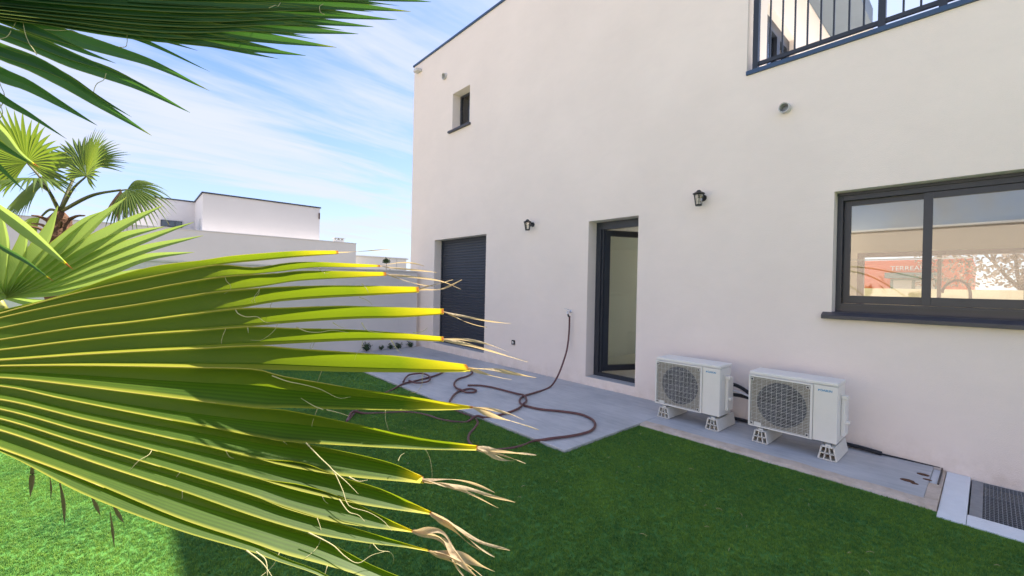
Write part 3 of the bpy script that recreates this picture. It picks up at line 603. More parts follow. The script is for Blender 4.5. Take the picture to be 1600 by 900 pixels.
b = NB(); cyl(b, (0, -0.055, 0.0), (0, -0.055, 0.028), 0.006, None, 8); tube(b, [Vector((0.0, -0.055, 0.028)), Vector((-0.035, -0.075, 0.042)), Vector((-0.06, -0.085, 0.040))], 0.006, 6); obj('lever', b, M['chrome'], t, True)
b = NB(); cyl(b, (0.03, -0.105, -0.036), (0.048, -0.10, -0.075), 0.013, 0.014, 12); obj('hose_coupling', b, M['black'], t, True)
# ------------------------------------------------------------ hose
HOSE=[[-4.263,5.015,-0.439],[-4.294,5.045,-0.698],[-4.291,5.005,-0.94],[-4.258,4.885,-1.128],[-4.225,4.74,-1.3],[-4.196,4.561,-1.432],[-4.07,4.085,-1.432],[-4.039,3.877,-1.432],[-3.935,3.702,-1.432],[-3.775,3.579,-1.432],[-3.653,3.574,-1.432],[-3.47,3.616,-1.432],[-3.28,3.737,-1.432],[-3.07,3.826,-1.432],[-2.878,3.788,-1.432],[-2.731,3.661,-1.432],[-2.644,3.483,-1.432],[-2.645,3.303,-1.432],[-2.697,3.109,-1.432],[-2.765,2.942,-1.432],[-2.86,2.885,-1.468],[-2.847,2.722,-1.468],[-2.872,2.579,-1.468],[-2.963,2.408,-1.468],[-3.103,2.364,-1.468],[-3.252,2.408,-1.468],[-3.394,2.523,-1.468],[-3.502,2.663,-1.468],[-3.627,2.802,-1.468],[-3.782,2.873,-1.468],[-3.963,2.872,-1.468],[-4.173,2.871,-1.468],[-4.287,2.884,-1.432],[-4.493,3.044,-1.432],[-4.696,3.256,-1.432],[-4.77,3.417,-1.432],[-4.769,3.546,-1.432],[-4.652,3.557,-1.432],[-4.591,3.462,-1.432],[-4.661,3.37,-1.432],[-4.854,3.396,-1.432],[-5.122,3.515,-1.432],[-5.371,3.754,-1.432],[-5.465,4.001,-1.432],[-5.686,4.259,-1.432],[-6.066,4.295,-1.432],[-6.059,4.016,-1.432],[-5.868,3.745,-1.432],[-5.754,3.533,-1.432],[-5.639,3.17,-1.432],[-5.583,2.954,-1.432],[-5.475,2.725,-1.468],[-5.266,2.409,-1.468],[-4.963,2.081,-1.468],[-4.606,1.817,-1.468],[-4.503,1.736,-1.468],[-4.666,1.851,-1.468],[-4.658,1.977,-1.468],[-4.549,2.176,-1.468],[-4.425,2.397,-1.468],[-4.196,2.512,-1.468],[-3.97,2.545,-1.468],[-3.814,2.615,-1.468],[-3.71,2.717,-1.468],[-3.689,2.882,-1.468],[-3.603,3.082,-1.432],[-3.634,3.341,-1.432],[-3.741,3.595,-1.432],[-3.92,3.798,-1.432],[-4.105,3.871,-1.432],[-4.367,3.865,-1.432],[-4.664,3.836,-1.432],[-4.844,3.77,-1.432],[-4.959,3.635,-1.432]]
COIL=[[-5.605,2.966,-1.432],[-5.865,3.149,-1.432],[-6.006,3.307,-1.432],[-5.965,3.487,-1.432],[-5.653,3.438,-1.432],[-5.423,3.252,-1.432],[-5.439,3.089,-1.432],[-5.644,3.078,-1.432]]

b = NB(); Pn = [Vector(p) for p in HOSE]
cr_p = crm(Pn, 620)
for i, p in enumerate(cr_p):   # lift where the hose crosses an earlier stretch
    if i > 60:
        for j in range(50, i - 14, 2):
            dd2 = math.hypot(p.x - cr_p[j].x, p.y - cr_p[j].y)
            if dd2 < 0.075: p.z = max(p.z, SZ + 0.018 + 0.024 * (1 - dd2 / 0.075) ** .5)
for _ in range(4):
    for i in range(1, len(cr_p) - 1): cr_p[i].z = (cr_p[i - 1].z + 2 * cr_p[i].z + cr_p[i + 1].z) / 4
tube(b, cr_p, 0.0132, 10)
Pc = [Vector(p) for p in COIL]; 
for p in Pc: p.z += 0.02
tube(b, crm(Pc, 60), 0.0132, 10)
tag(obj('garden_hose', b, M['hose'], smooth=True), 'long dark red garden hose looped over slab and lawn, hanging from the tap', 'hose')

# ------------------------------------------------------------ outdoor units
def foot(root, x, w_=0.13):
    b = NB()
    # hollow trapezoid extrusion running away from the viewer
    y0, y1 = -0.03, 0.40; zt_ = 0.118
    def tz(z): return 0.066 - 0.024 * (z / zt_)       # half width at height z
    def plate(p, q, th):
        (xa, za), (xb_, zb_) = p, q; d = Vector((xb_ - xa, 0, zb_ - za)).normalized(); n_ = Vector((-d.z, 0, d.x)) * th / 2
        P = [Vector((xa, 0, za)) + n_, Vector((xb_, 0, zb_)) + n_, Vector((xb_, 0, zb_)) - n_, Vector((xa, 0, za)) - n_]
        A = [b.verts.new(v + Vector((x, y0, 0))) for v in P]; B = [b.verts.new(v + Vector((x, y1, 0))) for v in P]
        b.faces.new(A); b.faces.new(B[::-1])
        for i in range(4): b.faces.new((A[i], B[i], B[(i + 1) % 4], A[(i + 1) % 4]))
    plate((-tz(0), 0.004), (-tz(zt_), zt_), 0.010); plate((tz(0), 0.004), (tz(zt_), zt_), 0.010); plate((-0.044, zt_ - .004), (0.044, zt_ - .004), 0.0085)
    plate((-0.063, 0.004), (0.063, 0.004), 0.0075); plate((-0.056, 0.058), (0.056, 0.058), 0.007)
    plate((-0.025, 0.006), (-0.010, zt_ - .006), 0.007); plate((0.025, 0.006), (0.010, zt_ - .006), 0.007)
    cyl(b, (x, 0.05, zt_ + .0), (x, 0.05, zt_ + .030), 0.010, None, 8); box(b, x - .02, x + .02, y0 + .02, y0 + .10, zt_ + .001, zt_ + .012)
    o = obj('support_foot', b, M['foot'], root)
    b = NB(); quad(b, (x - .055, y0 + .09, .008), (x + .055, y0 + .09, .008), (x + .040, y0 + .09, zt_ - .008), (x - .040, y0 + .09, zt_ - .008)); obj('hollow', b, M['deadleaf'], o)
def ac_unit(x0, W, label):
    root = tag(empty('outdoor_unit', (x0, 4.55, SZ)), label, 'air conditioner', 'air conditioning units on the strip')
    z0, z1, D = 0.142, 0.672, 0.29; sx = W * 0.735
    # cabinet: bevelled shell with a slight lid
    b = NB(); box(b, 0.004, W - 0.004, 0.012, D, z0, z1 - 0.035, 0.012); obj('cabinet', b, M['ac'], root, False)
    b = NB(); box(b, 0, W, 0.0, D + 0.006, z1 - 0.034, z1, 0.011); obj('lid', b, M['ac'], root)
    b = NB(); box(b, sx + .008, W - .004, 0.000, 0.0118, z0 + .003, z1 - .036, .004)
    for k in range(8):
        z = z0 + 0.10 + k * 0.032; box(b, sx + 0.045, W - 0.05, -0.0018, 0.0003, z, z + 0.004)
    obj('front_panel', b, M['ac'], root)
    # coil plate and fan opening
    cx, cz = sx * 0.53, (z0 + z1 - .035) / 2; R_ = 0.205
    b = NB(); quad(b, (.012, .0085, z0 + .012), (sx, .0085, z0 + .012), (sx, .0085, z1 - .045), (.012, .0085, z1 - .045)); obj('coil_plate', b, M['acfront'], root)
    b = NB(); cyl(b, (cx, .0078, cz), (cx, .0070, cz), R_, None, 48); fo = obj('fan_opening', b, M['fan'], root)
    b = NB(); cyl(b, (cx, .0062, cz), (cx, .002, cz), .055, .05, 20)
    obj('fan_hub', b, M['fan'], root)
    b = NB()
    for k in range(3):
        a0 = 2 * PI * k / 3
        for q in range(8):
            a1 = a0 + q * .11; a2 = a0 + (q + 1) * .11; r1_, r2_ = .05, R_ - .015
            P = [Vector((cx + math.cos(a1) * r1_, .0055, cz + math.sin(a1) * r1_)), Vector((cx + math.cos(a1 + .3) * r2_, .0055, cz + math.sin(a1 + .3) * r2_)), Vector((cx + math.cos(a2 + .3) * r2_, .0055, cz + math.sin(a2 + .3) * r2_)), Vector((cx + math.cos(a2) * r1_, .0055, cz + math.sin(a2) * r1_))]
            b.faces.new([b.verts.new(p) for p in P])
    obj('fan_blades', b, M['insul'], root)
    # frame round the grille
    b = NB()
    for q in ((0.002, .016, z0 + .002, z1 - .037), (sx - .012, sx + .006, z0 + .002, z1 - .037), (.0165, sx - .0125, z1 - .052, z1 - .037), (.0165, sx - .0125, z0 + .002, z0 + .015)): box(b, q[0], q[1], -.016, .0105, q[2], q[3], .0025)
    gf = obj('grille_frame', b, M['ac'], root)
    b = NB()
    nb_ = 32
    for k in range(nb_ + 1):
        z = z0 + .022 + (z1 - z0 - .085) * k / nb_; th = .0019 if k % 4 else .0036; box(b, .016, sx - .012, -.013, -.009, z - th / 2, z + th / 2)
    for k in range(12):
        x = .03 + (sx - .055) * k / 11; box(b, x - .0010, x + .0010, -.0088, -.0080, z0 + .016, z1 - .053)
    gr = obj('grille_bars', b, M['acgrille'], gf); gr['kind'] = 'stuff'
    for (x, z) in ((.033, z0 + .033), (.033, z1 - .072), (sx - .03, z0 + .033), (sx - .03, z1 - .072)):
        b = NB(); box(b, x - .0135, x + .0135, -.020, -.0148, z - .0135, z + .0135, .003); box(b, x - .008, x + .008, -.0215, -.0202, z - .008, z + .008, mi=1)
        obj('grille_clip', b, [M['ac'], M['fan']], gf)
    b = NB(); box(b, .055, .12, -.019, -.0146, z0 + .016, z0 + .048, .003); obj('lower_tab', b, M['acgrille'], gf)
    # logo
    b = NB(); z = z1 - .085; x = sx + .040
    b.faces.new([b.verts.new(p) for p in ((x, -.0009, z + .014), (x + .017, -.0009, z + .012), (x + .009, -.0009, z - .002))])
    b.faces.new([b.verts.new(p) for p in ((x + .003, -.0011, z + .004), (x + .012, -.0011, z - .001), (x + .001, -.0011, z - .003))])
    lo = obj('logo_mark', b, M['logo'], root)
    cu = bpy.data.curves.new('t', 'FONT'); cu.body = 'DAIKIN'; cu.size = 0.026; cu.extrude = 0.0004; cu.offset = 0.0006; to = bpy.data.objects.new('t', cu); C.objects.link(to)
    to.rotation_euler = (PI / 2, 0, 0); to.location = (x + .019, -.0008, z - .002); bpy.context.view_layer.update()
    me = bpy.data.meshes.new_from_object(to.evaluated_get(bpy.context.evaluated_depsgraph_get())); mw = to.matrix_world.copy(); bpy.data.objects.remove(to); me.transform(mw); me.materials.clear()
    link('logo_lettering', me, M['logo'], root)
    # side valve cover with grips
    b = NB(); box(b, W - .003, W + .028, .13, D - .02, z0 + .05, z1 - .14, .008); box(b, W - .003, W + .045, .12, .19, z1 - .15, z1 - .12, .006); box(b, W + .02, W + .055, .15, .20, z0 + .16, z0 + .185, .006); obj('valve_cover', b, M['ac'], root)
    b = NB(); box(b, W - .03, W - .003 + .0015, .012 + .05, .1, z1 - .16, z1 - .10, .003); obj('side_grip', b, M['acgrille'], root)
    for xx in (.115, W - .062):
        b = NB(); box(b, xx - .02, xx + .02, .0, D, z0 - .018, z0 - .001); obj('base_rail', b, M['galv'], root)
    foot(root, 0.115); foot(root, W - 0.062)
    return root
ac_unit(-2.552, 0.72, 'white outdoor air conditioning unit on plastic feet, nearer the glass door')
ac_unit(-1.558, 0.708, 'white outdoor air conditioning unit on plastic feet, nearer the kitchen window')
b = NB()
tube(b, crm([Vector((-1.88, 4.70, -0.98)), Vector((-1.86, 4.85, -1.0)), Vector((-1.79, 4.98, -1.05)), Vector((-1.62, 5.0, -1.145)), Vector((-1.40, 5.03, -1.22))], 24), .019, 10)
tag(obj('refrigerant_pipe', b, M['insul'], smooth=True), 'upper black insulated pipe slanting between the two outdoor units', 'pipe')
b = NB()
tube(b, crm([Vector((-1.88, 4.70, -1.10)), Vector((-1.86, 4.85, -1.12)), Vector((-1.79, 4.98, -1.14)), Vector((-1.62, 5.0, -1.16)), Vector((-1.40, 5.03, -1.23))], 24), .020, 10)
tag(obj('refrigerant_pipe', b, M['insul'], smooth=True), 'lower black insulated pipe slanting between the two outdoor units', 'pipe')
b = NB(); tube(b, crm([Vector((-1.88, 4.70, -1.05)), Vector((-1.86, 4.85, -1.07)), Vector((-1.79, 4.955, -1.10)), Vector((-1.62, 4.97, -1.15)), Vector((-1.4, 5.0, -1.21))], 20), .009, 8)
tag(obj('drain_tube', b, M['conduit'], smooth=True), 'thin white tube running between the black insulated pipes', 'tube')
b = NB(); tube(b, crm([Vector((-2.3, 5.075, -1.428)), Vector((-1.9, 5.075, -1.428)), Vector((-1.2, 5.075, -1.428)), Vector((-0.8, 5.07, -1.425)), Vector((-0.62, 5.06, -1.434))], 30), .018, 8)
tag(obj('floor_conduit', b, M['insul'], smooth=True), 'black conduit lying along the foot of the wall behind the outdoor units', 'conduit')

# ------------------------------------------------------------ grate
gt = tag(empty('light_well_grate', (-0.07, 4.22, -1.46)), 'galvanised steel mesh grate set in the white kerb at the right corner', 'grate')
b = NB(); box(b, 0.004, 0.065, 0.006, 0.878, -.045, -.026); box(b, 0.066, 2.9, .006, .020, -.055, -.026); box(b, .066, 2.9, .862, .878, -.055, -.026); obj('frame', b, M['galv'], gt)
bb = NB(); box(bb, -.0015, .0015, .0205, .8615, -.052, -.027); m1 = bpy.data.meshes.new('bearing_bar'); bb.to_mesh(m1); bb.free(); m1.materials.append(M['galv'])
for k in range(30):
    o = bpy.data.objects.new('bearing_bar', m1); C.objects.link(o); o.location = (.078 + k * .020, 0, 0); o.parent = gt
bb = NB(); box(bb, .067, .70, -.003, .003, -.0305, -.0262); m2 = bpy.data.meshes.new('cross_bar'); bb.to_mesh(m2); bb.free(); m2.materials.append(M['galv'])
for k in range(24):
    o = bpy.data.objects.new('cross_bar', m2); C.objects.link(o); o.location = (0, .045 + k * .034, 0.0006); o.parent = gt
b = NB()
for k in range(1, 110): box(b, .66 + k * .020, .663 + k * .020, .0205, .8615, -.052, -.027)
for k in range(24): box(b, .705, 2.88, .042 + k * .034, .048 + k * .034, -.0299, -.0256)
o = obj('mesh_bars', b, M['galv'], gt); o['kind'] = 'stuff'
# debris near the notch
b = NB()
for (x, y, r_) in ((-0.40, 4.55, .035), (-.36, 4.52, .02), (-.33, 4.80, .03), (-.30, 4.70, .02)):
    bmesh.ops.create_icosphere(b, subdivisions=2, radius=r_, matrix=Matrix.Translation((x, y, SZ - .002)) @ Matrix.Diagonal((1.3, .7, .3, 1)))
for v in b.verts: v.co += Vector((noise.noise(v.co * 40), noise.noise(v.co * 40 + Vector((5, 5, 5))), 0)) * .012
tag(obj('dirt_crumbs', b, M['bark']), 'brown dirt crumbs on the slab end beside the notch', 'dirt', kind='stuff')

# ------------------------------------------------------------ the building across the garden (it shows as a pale band mirrored in the kitchen window)
ab = tag(empty('garden_building', (0, -12, -1.6)), 'long low beige sunlit building behind the camera, mirrored as a band in the kitchen window', 'building')
def abp(name, b, m):
    o = obj(name, b, m, ab); o.matrix_parent_inverse = Matrix.Translation((0, 12, 1.6)); return o
b = NB(); box(b, -20, 16, -18, -12, -1.6, 2.55); abp('wall', b, M['beige2'])
b = NB(); box(b, -20.05, 16.05, -12.06, -11.94, 2.552, 2.62); abp('roof_edge', b, M['stucco2'])
# ------------------------------------------------------------ boundary wall, weeds, neighbours
b = NB(); wall_top = 0.27
box(b, -9.12, -8.87, -14.0, 5.0, -1.62, wall_top)
bw = tag(obj('boundary_wall', b, M['stucco2']), 'long grey-white garden boundary wall behind the palm leaves, running to the house corner', 'wall')
b = NB(); box(b, -9.14, -8.85, -14.02, 5.02, wall_top + .002, wall_top + .03); obj('wall_cap', b, M['stucco3'], bw)
def weed(y, s, label):
    r_ = random.Random(int(y * 100)); b = NB()
    for k in range(int(26 * s)):
        a = r_.uniform(0, 2 * PI); h = r_.uniform(.05, .16) * s; sp_ = r_.uniform(.3, 1.0) * .10 * s; ww = r_.uniform(.008, .018)
        p0 = Vector((0, 0, 0)); p1 = Vector((math.cos(a) * sp_ * .5, math.sin(a) * sp_ * .5, h * .7)); p2 = Vector((math.cos(a) * sp_, math.sin(a) * sp_, h * r_.uniform(.7, 1.1))); sd = Vector((-math.sin(a), math.cos(a), 0)) * ww
        b.faces.new([b.verts.new(v) for v in (p0, p1 + sd, p2, p1 - sd)])
        for q in range(3):
            c_ = p0.lerp(p2, .4 + .25 * q); u_ = Vector((r_.uniform(-1, 1), r_.uniform(-1, 1), r_.uniform(-.3, .8))).normalized() * .022; v_ = u_.orthogonal().normalized() * .012
            b.faces.new([b.verts.new(c_), b.verts.new(c_ + u_ + v_), b.verts.new(c_ + u_ * 2), b.verts.new(c_ + u_ - v_)])
    o = obj('weed', b, M['weed']); o.location = (-8.78, y, SZ); tag(o, label, 'weed', 'weeds at the foot of the boundary wall')
weed(3.78, 1.3, 'dark weed tuft at the foot of the boundary wall, leftmost and bushiest'); weed(4.10, .7, 'low weed at the wall foot beside the bushiest tuft'); weed(4.32, .8, 'small sprawling weed at the wall foot, third from the left')
weed(4.52, 1.0, 'upright weed at the wall foot, second from the right'); weed(4.82, .9, 'small weed closest to the house corner')
# big neighbour house
nh = tag(empty('neighbour_house', (-30, 5, -1.6)), 'large pale house with a thin dark roof edge rising beyond the garden wall', 'house')
def npart(name, b, m, parent=None):
    o = obj(name, b, m, parent or nh)
    if parent is None: o.matrix_parent_inverse = Matrix.Translation((30, -5, 1.6))
    return o
foot_ = [(-30, 3.114), (-34.15, 3.139), (-34.1, 0.2), (-42, 0.2), (-42, 9.505), (-30, 9.505)]
b = NB(); A = [b.verts.new((x, y, -1.6)) for x, y in foot_]; B = [b.verts.new((x, y, 4.92)) for x, y in foot_]
for i in range(len(foot_)): j = (i + 1) % len(foot_); b.faces.new((A[i], B[i], B[j], A[j]))
b.faces.new(B); bmesh.ops.recalc_face_normals(b, faces=b.faces); npart('wall', b, M['stucco2'])
b = NB()
def edge(p, q, z0, z1, th=.12):
    d = (Vector((*q, 0)) - Vector((*p, 0))).normalized(); n_ = Vector((d.y, -d.x, 0)) * th / 2; p = Vector((*p, 0)) - d * .04; q = Vector((*q, 0)) + d * .04
    P = [p + n_, q + n_, q - n_, p - n_]; A = [b.verts.new(v + Vector((0, 0, z0))) for v in P]; B = [b.verts.new(v + Vector((0, 0, z1))) for v in P]
    for i in range(4): b.faces.new((A[i], A[(i + 1) % 4], B[(i + 1) % 4], B[i]))
    b.faces.new(B); b.faces.new(A[::-1])
for i in range(len(foot_)): edge(foot_[i], foot_[(i + 1) % len(foot_)], 4.922, 5.00)
npart('roof_edge', b, M['anthm'])
b = NB(); box(b, -34.11, -34.04, 1.45, 2.50, 3.22, 3.62); wn = npart('window', b, M['anth'])
b = NB(); box(b, -34.05, -34.035, 1.49, 1.80, 3.26, 3.58); o = obj('pane', b, M['glass'], wn)
b = NB(); box(b, -34.05, -34.035, 1.85, 2.13, 3.26, 3.58); o = obj('pane', b, M['glass'], wn)
b = NB(); box(b, -34.05, -34.035, 2.18, 2.46, 3.26, 3.58); o = obj('pane', b, M['glass'], wn)
b = NB(); box(b, -31.4, -30.9, 3.075, 3.118, 2.85, 3.55); npart('slit_window', b, M['pvc'])
b = NB(); box(b, -29.99, -29.94, 9.42, 9.50, 4.2, 4.6); npart('wall_spout', b, M['bark'])
# lower wing in front
nw = tag(empty('neighbour_annexe', (-29, 5, -1.6)), 'low cream annexe with flat roof in front of the neighbouring house', 'building')
b = NB(); box(b, -36, -29, -14, 11.60, -1.6, 2.66); o = obj('wall', b, M['stucco3'], nw); o.matrix_parent_inverse = Matrix.Translation((29, -5, 1.6))
b = NB(); box(b, -29.05, -28.97, -14, 11.62, 2.662, 2.71); o = obj('roof_edge', b, M['pvc'], nw); o.matrix_parent_inverse = Matrix.Translation((29, -5, 1.6))
b = NB(); box(b, -29.6, -29.2, 10.25, 10.85, 2.66, 2.86); box(b, -29.65, -29.15, 10.2, 10.9, 2.94, 2.99)
for q in (10.27, 10.52, 10.77): box(b, -29.55, -29.25, q, q + .06, 2.861, 2.939)
o = obj('chimney', b, M['pvc'], nw); o.matrix_parent_inverse = Matrix.Translation((29, -5, 1.6))
b = NB(); box(b, -42, -30.5, 11.7, 16.2, -1.6, 1.93)
fb = tag(obj('far_building', b, M['stucco3']), 'farthest low white building between the annexe and the house corner', 'building')
b = NB(); box(b, -30.52, -30.42, 11.68, 16.22, 1.932, 1.99); obj('roof_edge', b, M['pvc'], fb)
t = tag(empty('terrace_lamp_post', (-12, 6.05, -1.6)), 'thin grey post with a short crossbar above the boundary wall', 'post')
b = NB(); cyl(b, (0, 0, 0), (0, 0, 2.34), .018, None, 8); obj('pole', b, M['pvc'], t)
b = NB(); box(b, -.02, .02, -.06, .38, 2.342, 2.37); obj('crossbar', b, M['pvc'], t)
def shrub(x, y, z, s, label):
    r_ = random.Random(int(x * 31 + y * 17)); root = tag(empty('shrub', (x, y, -1.6)), label, 'shrub', 'shrubs beyond the boundary wall')
    b = NB(); tube(b, [Vector((0, 0, 0)), Vector((.02, 0, z + 1.55))], .008, 6); obj('stem', b, M['bark'], root)
    b = NB()
    for k in range(160):
        p = Vector((r_.gauss(0, s * .5), r_.gauss(0, s * .5), z + 1.6 + r_.gauss(0, s * .4))); u_ = Vector((r_.uniform(-1, 1), r_.uniform(-1, 1), r_.uniform(-1, 1))).normalized() * .045; v_ = u_.orthogonal().normalized() * .02
        b.faces.new([b.verts.new(p - u_), b.verts.new(p + v_), b.verts.new(p + u_), b.verts.new(p - v_)])
    obj('crown', b, M['weed'], root)
shrub(-12.5, 5.95, 0.70, .07, 'tiny shrub top showing beside the thin post'); shrub(-11.5, 5.55, .25, .10, 'low dark shrub just above the boundary wall cap')

# ------------------------------------------------------------ palms
AWAY = Vector((-0.744, 0.668, 0.0))
SPIKES=[[[[-0.921,-0.1,-0.2695],[-0.9206,-0.0997,-0.2908],[-0.9219,-0.1014,-0.3215]],0.00417],[[[-0.8939,-0.0699,-0.2965],[-0.8896,-0.0654,-0.3269],[-0.8878,-0.0636,-0.3611]],0.00297],[[[-0.9033,-0.0804,-0.2903],[-0.9017,-0.0788,-0.3088],[-0.9021,-0.0793,-0.3227]],0.00167],[[[-0.8626,-0.0352,-0.3177],[-0.858,-0.0302,-0.3305],[-0.8534,-0.0252,-0.3452]],0.00315],[[[-0.842,-0.0123,-0.3282],[-0.8368,-0.0066,-0.341],[-0.8303,0.0005,-0.3556]],0.00315],[[[-0.8442,-0.0149,-0.3394],[-0.8413,-0.0118,-0.3671],[-0.839,-0.0094,-0.393]],0.00222]]
CROSS=[[[[-1.446,-0.2628,0.1932],[-1.4002,-0.2121,0.1449],[-1.3452,-0.1512,0.0848],[-1.2865,-0.0862,0.0153]],0.0135],[[[-1.4354,-0.2516,0.1061],[-1.3897,-0.201,0.0605],[-1.3533,-0.1605,0.0307],[-1.313,-0.1159,-0.0111]],0.0054],[[[-1.4491,-0.2651,0.3748],[-1.394,-0.2041,0.3025],[-1.3662,-0.1734,0.2563],[-1.337,-0.141,0.2277]],0.0108]]
